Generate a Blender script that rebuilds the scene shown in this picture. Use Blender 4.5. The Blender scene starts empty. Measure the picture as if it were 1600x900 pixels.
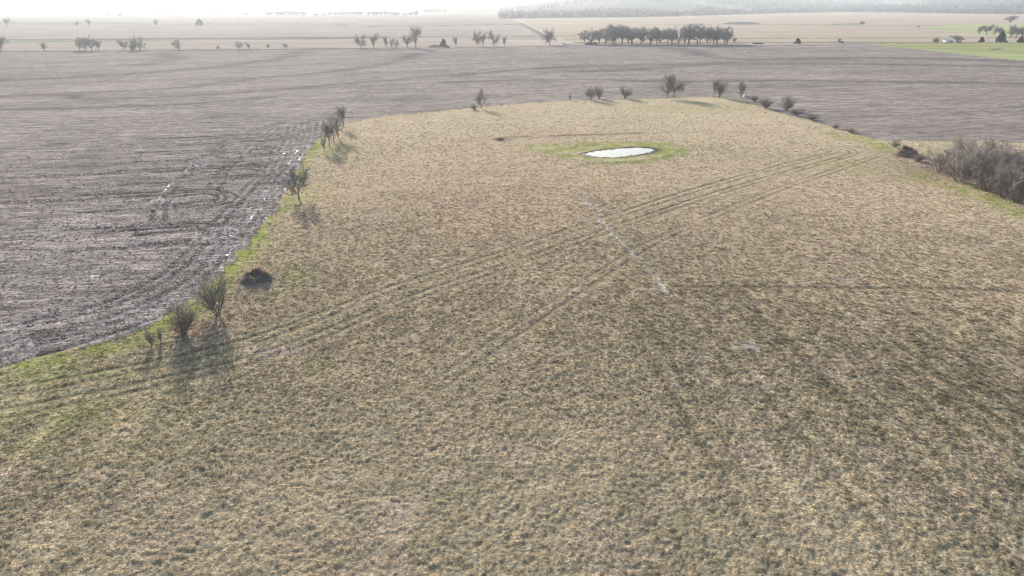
import bpy, math, random
import numpy as np
from mathutils import Vector, Matrix

R = math.radians
S = bpy.context.scene
C = S.collection

# ------------------------------------------------------------------ camera
CAM_H = 40.0
F = 1067.0                      # focal length in photograph pixels (1600 wide)
PITCH = math.atan(446.0 / F)    # horizon four pixels below the top edge
cp, sp = math.cos(PITCH), math.sin(PITCH)
cam_data = bpy.data.cameras.new("camera")
cam_data.sensor_width = 36.0
cam_data.lens = 36.0 * F / 1600.0
cam_data.clip_start = 0.5
cam_data.clip_end = 60000.0
cam = bpy.data.objects.new("camera", cam_data)
cam.location = (0, 0, CAM_H)
cam.rotation_euler = (math.pi / 2 - PITCH, 0, 0)
C.objects.link(cam)
S.camera = cam

# ------------------------------------------------------------------ sky, sun, exposure
SUN_EL, SUN_AZ = 16.0, -22.0    # azimuth measured from +Y, negative to the left
world = bpy.data.worlds.new("World")
S.world = world
world.use_nodes = True
wn = world.node_tree
wn.nodes.clear()
sky = wn.nodes.new("ShaderNodeTexSky")
sky.sky_type = 'NISHITA'
sky.sun_disc = False
sky.sun_elevation = R(SUN_EL)
sky.sun_rotation = R(SUN_AZ)
sky.altitude = 300
sky.air_density = 1.0
sky.dust_density = 2.0
sky.ozone_density = 1.0
bg = wn.nodes.new("ShaderNodeBackground")
bg.inputs[1].default_value = 0.15
wo = wn.nodes.new("ShaderNodeOutputWorld")
wn.links.new(sky.outputs[0], bg.inputs[0])
wn.links.new(bg.outputs[0], wo.inputs[0])

sd = bpy.data.lights.new("sun", 'SUN')
sd.energy = 5.0
sd.angle = R(0.5)
sd.color = (1.0, 0.945, 0.88)
sun = bpy.data.objects.new("sun", sd)
to_sun = Vector((math.sin(R(SUN_AZ)) * math.cos(R(SUN_EL)), math.cos(R(SUN_AZ)) * math.cos(R(SUN_EL)), math.sin(R(SUN_EL))))
sun.rotation_euler = to_sun.to_track_quat('Z', 'Y').to_euler()
sun.location = (0, 0, 300)
C.objects.link(sun)

S.view_settings.view_transform = 'Standard'
S.view_settings.look = 'None'
S.view_settings.gamma = 1.0
S.view_settings.use_curve_mapping = False
S.view_settings.exposure = 1.08
S.render.engine = 'CYCLES'
S.cycles.max_bounces = 5
S.cycles.diffuse_bounces = 2
S.cycles.glossy_bounces = 2
S.cycles.transmission_bounces = 2
S.cycles.transparent_max_bounces = 8
S.cycles.volume_bounces = 0
S.cycles.use_denoising = True
S.cycles.filter_width = 1.2

HAZE_DENSITY = 0.000085
HAZE_ANISO = 0.45

# ------------------------------------------------------------------ photograph pixel <-> ground
def P(px, py, z=0.0):
    x = (px - 800.0) / F
    y = (450.0 - py) / F
    dy, dz = cp + sp * y, -sp + cp * y
    t = (z - CAM_H) / dz
    return (x * t, dy * t)

def PP(pts):
    return np.array([P(*p) for p in pts], dtype=float)

def top_h(Y, ytop):
    k = (450.0 - ytop) / F
    return CAM_H + Y * (k * cp - sp) / (cp + k * sp)

def px_scale(Y):                 # metres per photograph pixel at ground distance Y
    return (Y * cp + CAM_H * sp) / F

# ------------------------------------------------------------------ numpy noise
def _hash(ix, iy, seed):
    h = (ix.astype(np.uint32) * np.uint32(374761393) + iy.astype(np.uint32) * np.uint32(668265263)
         + np.uint32(seed) * np.uint32(2246822519))
    h = (h ^ (h >> np.uint32(13))) * np.uint32(1274126177)
    h = (h ^ (h >> np.uint32(16))) * np.uint32(2654435761)
    return ((h ^ (h >> np.uint32(15))) & np.uint32(0xFFFFFF)).astype(np.float64) / 16777215.0

def vnoise(x, y, seed=0):
    xi = np.floor(x); yi = np.floor(y)
    fx = x - xi; fy = y - yi
    fx = fx * fx * (3 - 2 * fx); fy = fy * fy * (3 - 2 * fy)
    xi = xi.astype(np.int64); yi = yi.astype(np.int64)
    a = _hash(xi, yi, seed); b = _hash(xi + 1, yi, seed)
    c = _hash(xi, yi + 1, seed); d = _hash(xi + 1, yi + 1, seed)
    return (a * (1 - fx) + b * fx) * (1 - fy) + (c * (1 - fx) + d * fx) * fy

def fbm(x, y, octs=4, seed=0):
    s = 0; a = 0.5; t = 0
    for k in range(octs):
        s = s + a * vnoise(x * 2 ** k + 17.3 * k, y * 2 ** k - 9.1 * k, seed + k)
        t += a; a *= 0.55
    return s / t

def sstep(a, b, x):
    t = np.clip((x - a) / (b - a), 0, 1)
    return t * t * (3 - 2 * t)

def inside(x, y, poly):
    r = np.zeros(x.shape, bool)
    n = len(poly)
    for i in range(n):
        x0, y0 = poly[i]; x1, y1 = poly[(i + 1) % n]
        if y0 == y1: continue
        c = ((y0 > y) != (y1 > y)) & (x < (x1 - x0) * (y - y0) / (y1 - y0) + x0)
        r ^= c
    return r

def dist_line(x, y, pts, margin=12.0):
    """unsigned distance and signed side distance to a polyline (only exact within margin)"""
    d = np.full(x.shape, 1e6); sgn = np.full(x.shape, 1e6); u = np.zeros(x.shape)
    acc = 0.0
    for i in range(len(pts) - 1):
        ax, ay = pts[i]; bx, by = pts[i + 1]
        L = math.hypot(bx - ax, by - ay)
        if L < 1e-6: continue
        m = (x > min(ax, bx) - margin) & (x < max(ax, bx) + margin) & (y > min(ay, by) - margin) & (y < max(ay, by) + margin)
        idx = np.nonzero(m)[0]
        if len(idx):
            X = x[idx] - ax; Y = y[idx] - ay
            ux, uy = (bx - ax) / L, (by - ay) / L
            t = np.clip(X * ux + Y * uy, 0, L)
            dx = X - t * ux; dy = Y - t * uy
            dd = np.hypot(dx, dy)
            s = np.sign(ux * dy - uy * dx) * dd
            better = dd < d[idx]
            k = idx[better]
            d[k] = dd[better]; sgn[k] = s[better]; u[k] = acc + t[better]
        acc += L
    return d, sgn, u

def smooth_line(pts, n=8):
    p = np.array(pts, float)
    p = np.vstack([2 * p[0] - p[1], p, 2 * p[-1] - p[-2]])
    out = []
    for i in range(1, len(p) - 2):
        for k in range(n):
            t = k / n
            out.append(0.5 * (2 * p[i] + (p[i + 1] - p[i - 1]) * t + (2 * p[i - 1] - 5 * p[i] + 4 * p[i + 1] - p[i + 2]) * t * t
                              + (3 * p[i] - p[i - 1] - 3 * p[i + 1] + p[i + 2]) * t ** 3))
    out.append(p[-2])
    return np.array(out)

# ------------------------------------------------------------------ materials
def new_mat(name):
    m = bpy.data.materials.new(name)
    m.use_nodes = True
    nt = m.node_tree
    nt.nodes.clear()
    out = nt.nodes.new("ShaderNodeOutputMaterial")
    return m, nt, out

def N(nt, t, **kw):
    n = nt.nodes.new(t)
    for k, v in kw.items():
        setattr(n, k, v)
    return n

def mathn(nt, op, a, b=None, clamp=False):
    n = nt.nodes.new("ShaderNodeMath"); n.operation = op; n.use_clamp = clamp
    for i, v in enumerate((a, b)):
        if v is None: continue
        if isinstance(v, (int, float)): n.inputs[i].default_value = v
        else: nt.links.new(v, n.inputs[i])
    return n.outputs[0]

def mixc(nt, fac, a, b, blend='MIX'):
    n = nt.nodes.new("ShaderNodeMix"); n.data_type = 'RGBA'; n.blend_type = blend
    for s, v in ((n.inputs[0], fac), (n.inputs[6], a), (n.inputs[7], b)):
        if isinstance(v, (int, float)): s.default_value = v
        elif isinstance(v, tuple): s.default_value = (*v, 1.0)
        else: nt.links.new(v, s)
    return n.outputs[2]

def noise(nt, vec, scale, detail=3.0, rough=0.55):
    n = nt.nodes.new("ShaderNodeTexNoise")
    n.inputs['Scale'].default_value = scale
    n.inputs['Detail'].default_value = detail
    n.inputs['Roughness'].default_value = rough
    if vec is not None: nt.links.new(vec, n.inputs['Vector'])
    return n.outputs['Fac']

def ramp(nt, fac, a, b, ca=0.0, cb=1.0):
    n = nt.nodes.new("ShaderNodeMapRange")
    nt.links.new(fac, n.inputs[0])
    n.inputs[1].default_value = a; n.inputs[2].default_value = b
    n.inputs[3].default_value = ca; n.inputs[4].default_value = cb
    return n.outputs[0]

def mat_simple(name, col, rough=0.85, var=0.25, scale=3.0, spec=0.2):
    m, nt, out = new_mat(name)
    b = N(nt, "ShaderNodeBsdfPrincipled")
    tc = N(nt, "ShaderNodeTexCoord")
    f = ramp(nt, noise(nt, tc.outputs['Object'], scale), 0.3, 0.7)
    nt.links.new(mixc(nt, f, tuple(c * (1 - var) for c in col), tuple(min(1, c * (1 + var)) for c in col)), b.inputs['Base Color'])
    b.inputs['Roughness'].default_value = rough
    b.inputs['Specular IOR Level'].default_value = spec
    nt.links.new(b.outputs[0], out.inputs[0])
    return m

def mat_ground(name, kind):
    m, nt, out = new_mat(name)
    geo = N(nt, "ShaderNodeNewGeometry")
    pos = geo.outputs['Position']
    al = N(nt, "ShaderNodeAttribute", attribute_name="albedo").outputs['Color']
    b = N(nt, "ShaderNodeBsdfPrincipled")
    b.inputs['Roughness'].default_value = 0.95
    b.inputs['Specular IOR Level'].default_value = 0.0
    bump = N(nt, "ShaderNodeBump")
    if kind == 'pasture':
        n1 = noise(nt, pos, 2.6, 5, 0.65)
        n2 = noise(nt, pos, 0.9, 3, 0.6)
        v = mathn(nt, 'MULTIPLY', ramp(nt, n1, 0.28, 0.72, 0.6, 1.4), ramp(nt, n2, 0.3, 0.7, 0.88, 1.12))
        col = mixc(nt, 1.0, al, v, 'MULTIPLY')
        hgt = mathn(nt, 'ADD', n1, n2)
        bump.inputs['Strength'].default_value = 1.0
        bump.inputs['Distance'].default_value = 0.2
    elif kind == 'plough':
        ru = N(nt, "ShaderNodeAttribute", attribute_name="rowuv").outputs['Vector']
        def rows(su, sv, det=2.0):
            mp = N(nt, "ShaderNodeMapping"); mp.inputs['Scale'].default_value = (su, sv, 1)
            nt.links.new(ru, mp.inputs[0])
            return noise(nt, mp.outputs[0], 1.0, det, 0.6)
        r1 = rows(0.14, 1.1, 4)
        r2 = rows(0.045, 0.28, 5)
        r3 = rows(0.004, 0.05, 2)
        n1 = noise(nt, pos, 2.2, 4, 0.7)
        n2 = noise(nt, pos, 0.35, 4, 0.6)
        v = mathn(nt, 'MULTIPLY', ramp(nt, r1, 0.30, 0.70, 0.5, 1.5), ramp(nt, r2, 0.32, 0.66, 0.72, 1.24))
        v = mathn(nt, 'MULTIPLY', v, ramp(nt, r3, 0.3, 0.7, 0.86, 1.13))
        v = mathn(nt, 'MULTIPLY', v, ramp(nt, n1, 0.3, 0.7, 0.4, 1.6))
        v = mathn(nt, 'MULTIPLY', v, ramp(nt, n2, 0.3, 0.7, 0.78, 1.2))
        col = mixc(nt, 1.0, al, v, 'MULTIPLY')
        hgt = mathn(nt, 'ADD', n1, r1)
        bump.inputs['Strength'].default_value = 0.9
        bump.inputs['Distance'].default_value = 0.22
        wet = mathn(nt, 'MULTIPLY', N(nt, "ShaderNodeAttribute", attribute_name="wet").outputs['Fac'], 0.95)
        n3 = noise(nt, pos, 1.6, 3, 0.6)
        w = ramp(nt, mathn(nt, 'ADD', wet, mathn(nt, 'MULTIPLY', mathn(nt, 'SUBTRACT', n3, 0.5), 1.6)), 0.80, 1.0)
        nt.links.new(ramp(nt, w, 0, 1, 0.97, 0.5), b.inputs['Roughness'])
        nt.links.new(ramp(nt, w, 0, 1, 0.0, 0.22), b.inputs['Specular IOR Level'])
        nt.links.new(ramp(nt, w, 0, 1, 0.9, 0.12), bump.inputs['Strength'])
    else:
        n1 = noise(nt, pos, 0.5, 4, 0.6)
        mp = N(nt, "ShaderNodeMapping"); mp.inputs['Scale'].default_value = (0.012, 0.06, 1)
        nt.links.new(pos, mp.inputs[0])
        n2 = noise(nt, mp.outputs[0], 1.0, 4, 0.6)
        v = mathn(nt, 'MULTIPLY', ramp(nt, n1, 0.3, 0.7, 0.8, 1.2), ramp(nt, n2, 0.3, 0.7, 0.86, 1.14))
        col = mixc(nt, 1.0, al, v, 'MULTIPLY')
        hgt = n1
        bump.inputs['Strength'].default_value = 0.6
        bump.inputs['Distance'].default_value = 0.5
    nt.links.new(hgt, bump.inputs['Height'])
    nt.links.new(bump.outputs[0], b.inputs['Normal'])
    nt.links.new(col, b.inputs['Base Color'])
    nt.links.new(b.outputs[0], out.inputs[0])
    return m

def mat_grass(name="dry_grass"):
    m, nt, out = new_mat(name)
    a = N(nt, "ShaderNodeAttribute", attribute_name="col", attribute_type='INSTANCER').outputs['Color']
    d = N(nt, "ShaderNodeBsdfDiffuse"); t = N(nt, "ShaderNodeBsdfTranslucent")
    nt.links.new(a, d.inputs[0]); nt.links.new(a, t.inputs[0])
    mx = N(nt, "ShaderNodeMixShader"); mx.inputs[0].default_value = 0.5
    nt.links.new(d.outputs[0], mx.inputs[1]); nt.links.new(t.outputs[0], mx.inputs[2])
    nt.links.new(mx.outputs[0], out.inputs[0])
    return m

def mat_leafy(name, col, trans=0.3):
    m, nt, out = new_mat(name)
    oi = N(nt, "ShaderNodeTexCoord")
    f = ramp(nt, noise(nt, oi.outputs['Object'], 2.5, 2), 0.3, 0.7)
    c = mixc(nt, f, tuple(x * 0.7 for x in col), tuple(x * 1.3 for x in col))
    d = N(nt, "ShaderNodeBsdfDiffuse"); t = N(nt, "ShaderNodeBsdfTranslucent")
    nt.links.new(c, d.inputs[0]); nt.links.new(c, t.inputs[0])
    mx = N(nt, "ShaderNodeMixShader"); mx.inputs[0].default_value = trans
    nt.links.new(d.outputs[0], mx.inputs[1]); nt.links.new(t.outputs[0], mx.inputs[2])
    nt.links.new(mx.outputs[0], out.inputs[0])
    return m

def mat_water():
    m, nt, out = new_mat("pond_water")
    b = N(nt, "ShaderNodeBsdfPrincipled")
    b.inputs['Base Color'].default_value = (0.10, 0.09, 0.07, 1)
    b.inputs['Roughness'].default_value = 0.06
    b.inputs['IOR'].default_value = 1.33
    geo = N(nt, "ShaderNodeNewGeometry")
    bump = N(nt, "ShaderNodeBump")
    bump.inputs['Strength'].default_value = 0.25
    bump.inputs['Distance'].default_value = 0.04
    nt.links.new(noise(nt, geo.outputs['Position'], 1.5, 3), bump.inputs['Height'])
    nt.links.new(bump.outputs[0], b.inputs['Normal'])
    nt.links.new(b.outputs[0], out.inputs[0])
    return m

M = {
    'pasture': mat_ground("pasture_ground", 'pasture'),
    'plough': mat_ground("ploughed_soil", 'plough'),
    'far': mat_ground("far_field_ground", 'far'),
    'grass': mat_grass(),
    'bark': mat_simple("grey_bark", (0.16, 0.135, 0.115), 0.9, 0.3, 6),
    'twig': mat_simple("bare_twigs", (0.245, 0.215, 0.19), 0.9, 0.25, 4),
    'twig_brown': mat_simple("brown_twigs", (0.23, 0.18, 0.15), 0.9, 0.3, 4),
    'cedar': mat_leafy("cedar_needles", (0.05, 0.06, 0.04), 0.2),
    'hedge': mat_leafy("dark_hedge", (0.07, 0.065, 0.055), 0.2),
    'weed': mat_leafy("dry_weeds", (0.28, 0.205, 0.15), 0.45),
    'soil': mat_simple("mound_soil", (0.12, 0.095, 0.075), 0.95, 0.35, 2),
    'stone': mat_simple("pale_limestone", (0.50, 0.45, 0.40), 0.9, 0.2, 2),
    'white': mat_simple("white_paint", (0.80, 0.80, 0.80), 0.5, 0.04, 1),
    'roof': mat_simple("pale_metal_roof", (0.75, 0.76, 0.78), 0.4, 0.05, 1),
    'wood': mat_simple("weathered_wood", (0.20, 0.16, 0.13), 0.9, 0.3, 5),
    'wire': mat_simple("steel_wire", (0.25, 0.25, 0.25), 0.6, 0.1, 1),
    'hide': mat_simple("dark_hide", (0.03, 0.025, 0.022), 0.8, 0.3, 3),
    'glass': mat_simple("dark_glass", (0.05, 0.06, 0.07), 0.1, 0.1, 1, 0.5),
    'water': mat_water(),
}

# ------------------------------------------------------------------ object helpers
def mesh_np(name, v, quads=None, tris=None, smooth=False):
    me = bpy.data.meshes.new(name)
    v = np.asarray(v, np.float32)
    me.vertices.add(len(v)); me.vertices.foreach_set("co", v.ravel())
    loops = []; starts = []; tot = 0; counts = 0
    for f, k in ((quads, 4), (tris, 3)):
        if f is None or len(f) == 0: continue
        f = np.asarray(f, np.int32)
        loops.append(f.ravel())
        starts.append(tot + np.arange(len(f), dtype=np.int32) * k)
        tot += f.size; counts += len(f)
    if counts:
        me.loops.add(tot); me.loops.foreach_set("vertex_index", np.concatenate(loops))
        me.polygons.add(counts); me.polygons.foreach_set("loop_start", np.concatenate(starts))
        if smooth:
            me.polygons.foreach_set("use_smooth", np.ones(counts, bool))
    me.update(calc_edges=True)
    return me

def obj(name, me, mat=None, parent=None):
    if mat is not None and len(me.materials) == 0:
        me.materials.append(mat)
    o = bpy.data.objects.new(name, me)
    C.objects.link(o)
    if parent is not None: o.parent = parent
    return o

def tag(o, label, cat, group=None):
    o['label'] = label; o['category'] = cat
    if group: o['group'] = group
    return o

def empty(name, loc, rz=0.0, scale=(1, 1, 1)):
    o = bpy.data.objects.new(name, None)
    o.empty_display_size = 0.5
    o.location = loc; o.rotation_euler = (0, 0, rz); o.scale = scale
    C.objects.link(o)
    return o

class MB:
    """collects tubes, boxes and loose faces for one mesh"""
    def __init__(s): s.v = []; s.q = []; s.t = []; s.n = 0
    def tube(s, pts, rad, sides=4, cap=False):
        pts = [np.array(p, float) for p in pts]
        rings = []
        for i, p in enumerate(pts):
            d = pts[min(i + 1, len(pts) - 1)] - pts[max(i - 1, 0)]
            d = d / (np.linalg.norm(d) + 1e-9)
            a = np.cross(d, (0.31, 0.95, 0.05) if abs(d[1]) < 0.8 else (1, 0, 0)); a /= np.linalg.norm(a) + 1e-9
            b = np.cross(d, a)
            rings.append(s.n)
            for k in range(sides):
                w = 2 * math.pi * k / sides
                s.v.append(p + (a * math.cos(w) + b * math.sin(w)) * rad[i])
            s.n += sides
        for i in range(len(pts) - 1):
            for k in range(sides):
                k2 = (k + 1) % sides
                s.q.append((rings[i] + k, rings[i] + k2, rings[i + 1] + k2, rings[i + 1] + k))
        if cap:
            for r in (rings[0], rings[-1]):
                if sides == 4: s.q.append((r, r + 1, r + 2, r + 3))
                else:
                    for k in range(1, sides - 1): s.t.append((r, r + k, r + k + 1))
    def box(s, c, d, rz=0.0):
        n = s.n
        for x, y, z in ((-1, -1, -1), (1, -1, -1), (1, 1, -1), (-1, 1, -1), (-1, -1, 1), (1, -1, 1), (1, 1, 1), (-1, 1, 1)):
            X, Y = x * d[0] / 2, y * d[1] / 2
            s.v.append(np.array((c[0] + X * math.cos(rz) - Y * math.sin(rz), c[1] + X * math.sin(rz) + Y * math.cos(rz), c[2] + z * d[2] / 2)))
        for f in ((0, 3, 2, 1), (4, 5, 6, 7), (0, 1, 5, 4), (1, 2, 6, 5), (2, 3, 7, 6), (3, 0, 4, 7)):
            s.q.append(tuple(n + i for i in f))
        s.n += 8
    def tri(s, a, b, c):
        s.v += [np.array(a, float), np.array(b, float), np.array(c, float)]; s.t.append((s.n, s.n + 1, s.n + 2)); s.n += 3
    def quad(s, a, b, c, d):
        s.v += [np.array(p, float) for p in (a, b, c, d)]; s.q.append((s.n, s.n + 1, s.n + 2, s.n + 3)); s.n += 4
    def mesh(s, name, smooth=False):
        return mesh_np(name, np.array(s.v), s.q, s.t, smooth)

# ------------------------------------------------------------------ layout lines (photograph pixels -> ground)
EDGE = smooth_line(PP([(-260, 665), (-60, 598), (0, 578), (100, 550), (200, 522), (290, 482), (345, 425), (400, 368), (440, 310), (465, 262),
    (490, 224), (515, 203), (560, 187), (650, 177), (735, 169), (800, 163), (900, 157), (1000, 155), (1100, 152), (1160, 156),
    (1205, 172), (1260, 187), (1310, 201), (1370, 217), (1450, 221), (1600, 223), (1900, 226)]), 6)
pasture_poly = np.vstack([EDGE, [(900, 100), (900, -400), (-900, -400), (-900, 20)]])
FAR = PP([(-400, 85), (-100, 82.5), (0, 81.5), (150, 80.5), (300, 79.5), (560, 77), (700, 74), (860, 71), (1000, 70), (1150, 70),
          (1250, 69.5), (1345, 68), (1450, 79), (1600, 95), (1800, 116), (2100, 150)])
plough_poly = np.vstack([FAR, [(900, 20), (900, -450), (-2000, -450), (-1900, 300)]])

pond_px = [(908, 241), (922, 237.5), (945, 234), (975, 231.5), (1000, 230.5), (1018, 231.5), (1026, 234), (1018, 238), (1000, 241.5),
           (980, 244), (962, 246), (940, 246), (920, 244)]
POND = smooth_line(PP(pond_px + pond_px[:1]), 5)
RING = smooth_line(PP([(826, 226), (880, 224), (960, 224), (1030, 222), (1062, 230), (1075, 237), (1040, 247), (1000, 253), (950, 255), (890, 248), (840, 236), (826, 226)]), 4)

TR1 = smooth_line(PP([(-80, 628), (0, 610), (200, 572), (400, 525), (600, 450), (800, 386), (930, 343), (1100, 290), (1300, 236)]), 6)
TR2 = smooth_line(PP([(560, 690), (700, 590), (850, 487), (1010, 384), (1120, 335), (1220, 295), (1300, 268), (1380, 240)]), 6)
TRAIL_DARK = smooth_line(PP([(1050, 449), (1200, 449), (1350, 451), (1500, 453), (1600, 458), (1700, 464)]), 4)
TRAIL_PALE = smooth_line(PP([(1355, 342), (1410, 347), (1460, 354), (1540, 372), (1600, 384), (1700, 402)]), 4)
TRAIL_PALE2 = smooth_line(PP([(508, 350), (512, 372), (516, 390), (524, 410)]), 4)
ROCKS = smooth_line(PP([(876, 250), (890, 276), (905, 300), (930, 334), (958, 366), (985, 392), (1005, 412), (1026, 436), (1045, 462)]), 5)
BANK = smooth_line(PP([(770, 217), (800, 213.5), (850, 212), (900, 211), (1000, 208), (1060, 206.5), (1110, 206)]), 5)

TERR = [[(-100, 153), (0, 150), (100, 146), (200, 142), (300, 135), (400, 122), (500, 113), (600, 100), (650, 84)],
        [(-100, 127), (0, 125), (150, 118), (300, 108), (400, 97), (440, 92), (468, 81)],
        [(225, 101), (258, 96), (268, 89), (258, 83)],
        [(30, 148), (110, 149), (128, 155), (250, 152), (400, 143), (550, 130), (700, 118), (900, 104), (1100, 101), (1300, 99), (1600, 104), (1800, 108)],
        [(850, 113), (1000, 108), (1200, 94), (1350, 90.5), (1480, 92), (1600, 96)],
        [(1055, 76), (1080, 79), (1105, 88), (1180, 93), (1300, 92)],
        [(0, 172), (120, 168), (260, 163), (420, 152)],
        [(0, 277), (90, 274), (200, 268), (330, 262), (400, 257)],
        [(0, 374), (80, 370), (180, 362), (290, 352)],
        [(0, 318), (150, 311), (260, 306)],
        [(700, 128), (900, 123), (1040, 127), (1250, 126), (1600, 131)]]
TERR = [smooth_line(PP(t), 5) for t in TERR]

def loop_px(cx, cy, rx, ry, tail=90, rise=10):
    a = [(cx - tail, cy - ry + rise)]
    for k in range(13):
        w = R(-95 + 190 * k / 12)
        a.append((cx + rx * math.cos(w), cy + ry * math.sin(w)))
    a.append((cx - tail, cy + ry + rise))
    return PP(a)
LOOPS = []
for cx, cy, rx, ry in ((306, 366, 38, 13), (318, 309, 38, 10), (384, 267, 32, 8.5), (410, 235, 26, 5.5), (432, 212, 20, 4)):
    for s in (0.62, 1.0, 1.32):
        LOOPS.append(loop_px(cx, cy, rx * s, ry * s, 150 * s))
HEAD = [smooth_line(PP(t), 6) for t in (
    [(478, 190), (465, 222), (442, 262), (405, 312), (368, 362), (315, 428), (235, 478), (130, 515), (-40, 565)],
    [(455, 196), (448, 222), (420, 262), (372, 312), (330, 362), (262, 430), (170, 476), (80, 500), (-40, 528)],
    [(246, 345), (255, 312), (285, 275), (335, 240), (392, 206), (440, 190)],
    [(330, 300), (350, 265), (385, 235), (430, 200)])]

def far_zone(x, y, alb):
    def fill(px, col):
        m = inside(x, y, PP(px)); alb[m] = col
    alb[:] = (0.22, 0.19, 0.15)
    # left: strips of pasture and stubble
    fill([(-400, 20), (880, 20), (880, 40), (-400, 40)], (0.38, 0.315, 0.245))
    fill([(-400, 38), (880, 36), (880, 48), (-400, 48)], (0.36, 0.30, 0.235))
    fill([(-200, 36), (130, 33), (240, 37), (-200, 40)], (0.29, 0.28, 0.18))
    fill([(-400, 42), (560, 41), (800, 38), (860, 55), (870, 60), (-400, 62)], (0.41, 0.345, 0.285))
    fill([(-400, 62), (380, 62.5), (600, 60), (600, 57), (380, 58.5), (-400, 64)], (0.21, 0.19, 0.16))
    fill([(-400, 62), (160, 61.5), (500, 59), (300, 63), (140, 66), (-400, 69)], (0.30, 0.30, 0.19))
    fill([(-400, 69), (140, 66), (300, 63), (700, 60), (880, 62), (880, 72), (-400, 84)], (0.47, 0.385, 0.315))
    # right: the wide pale field
    fill([(800, 29.5), (900, 28), (1000, 27), (1100, 24.5), (1200, 21.5), (1300, 19.5), (1400, 19.8), (1500, 21.5), (1600, 22.5), (2100, 24),
          (2100, 70), (895, 70)], (0.46, 0.365, 0.275))
    fill([(1000, 38.5), (1180, 37), (1330, 38), (1500, 40), (1500, 43), (1200, 39.5)], (0.36, 0.32, 0.24))
    fill([(1125, 37.5), (1140, 34.5), (1175, 34.5), (1192, 37.5), (1160, 38.5)], (0.15, 0.145, 0.14))
    fill([(1295, 37.6), (1348, 36.2), (1348, 38), (1300, 38.4)], (0.2, 0.18, 0.15))
    fill([(1440, 44), (1500, 38), (2100, 36), (2100, 56), (1520, 54)], (0.40, 0.42, 0.22))
    fill([(880, 60), (1600, 58), (2100, 57), (2100, 58.5), (1600, 59.5), (880, 61.5)], (0.30, 0.255, 0.19))
    fill([(880, 66), (1350, 65.5), (2100, 66), (2100, 67.5), (1350, 67.5), (880, 68)], (0.24, 0.21, 0.17))
    # gravel road running away, dark verge on its left
    fill([(800, 30), (806, 29), (899, 69), (886, 69)], (0.46, 0.41, 0.35))
    fill([(812, 36), (816, 36), (872, 64), (850, 60)], (0.20, 0.18, 0.16))
    fill([(790, 38.5), (800, 37.8), (818, 37.8), (818, 38.8)], (0.25, 0.22, 0.19))
    # thin tracks
    fill([(-400, 60.5), (180, 61), (500, 58), (900, 56.5), (900, 57.3), (500, 58.8), (180, 61.8), (-400, 61.3)], (0.16, 0.15, 0.13))
    fill([(560, 41.5), (700, 39.5), (800, 37.8), (800, 38.5), (700, 40.2), (560, 42.2)], (0.17, 0.16, 0.14))

# ------------------------------------------------------------------ ground grid (polar, denser in front of the viewpoint)
def axis_az():
    front = np.linspace(R(-47), R(47), 1080)
    rest = np.linspace(R(47), R(313), 90)[1:-1]
    return np.concatenate([front, rest])
az = axis_az()
dep = np.concatenate([np.linspace(R(85), R(56), 14)[:-1], np.linspace(R(56), R(16), 330)[:-1],
                      np.linspace(R(16), R(3.2), 300)[:-1], np.linspace(R(3.2), R(1.0), 90)[:-1]])
rad = np.concatenate([CAM_H / np.tan(dep), np.geomspace(CAM_H / math.tan(R(1.0)), 15000, 46)])
na, nr = len(az), len(rad)
GA, GR = np.meshgrid(az, rad)
gx = (GR * np.sin(GA)).ravel(); gy = (GR * np.cos(GA)).ravel(); gr = GR.ravel(); ga = GA.ravel()
front = np.abs(ga) < R(47.5)
drad = np.gradient(rad)
sp_r = np.repeat(drad, na)                      # radial vertex spacing
def lod(wl):                                    # fade relief finer than the grid
    return 1 - sstep(0.28 * wl, 0.6 * wl, sp_r * 0.55)

wxx = gx + (fbm(gx / 4.0, gy / 4.0, 3, 501) - 0.5) * 3.2 + (vnoise(gx / 0.7, gy / 0.7, 503) - 0.5) * 0.9
wyy = gy + (fbm(gx / 4.0, gy / 4.0, 3, 502) - 0.5) * 3.2 + (vnoise(gx / 0.7, gy / 0.7, 504) - 0.5) * 0.9
in_past = inside(wxx, wyy, pasture_poly)
d_edge, s_edge, u_edge = dist_line(gx, gy, EDGE, 40)
in_plough = inside(gx, gy + (fbm(gx / 30, gy / 30, 3, 505) - 0.5) * 12, plough_poly) & ~in_past
in_far = ~in_past & ~in_plough

alb = np.zeros((len(gx), 3))
gz = np.zeros(len(gx))
wet = np.zeros(len(gx))
rowuv = np.zeros((len(gx), 3))

RIDGE = PP([(780, 29.5), (800, 29), (900, 27.5), (1000, 26.5), (1100, 24), (1200, 21), (1300, 19), (1400, 19.3), (1500, 21), (1600, 22), (2000, 23)])
RIDGE_A = np.degrees(np.arctan2(RIDGE[:, 0], RIDGE[:, 1])); RIDGE_R = np.hypot(RIDGE[:, 0], RIDGE[:, 1])
# large far relief: wooded rise on the right, low rise on the left
def far_height(x, y):
    r = np.hypot(x, y); a = np.degrees(np.arctan2(x, y))
    right = sstep(-3, 12, a)
    r0 = np.interp(a, RIDGE_A, RIDGE_R)
    h = 85 * right * sstep(1.03, 2.0, r / r0) + 14 * (1 - right) * sstep(2200, 7500, r)
    h = h + (fbm(x / 1400, y / 1400, 3, 77) - 0.5) * (34 * right + 16 * (1 - right)) * sstep(1.05, 1.9, r / r0)
    return np.maximum(h, 0) * (y > 0)
gz += far_height(gx, gy)
gz += (fbm(gx / 70, gy / 70, 3, 40) - 0.5) * 0.7 * (1 - sstep(500, 1500, gr))

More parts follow.
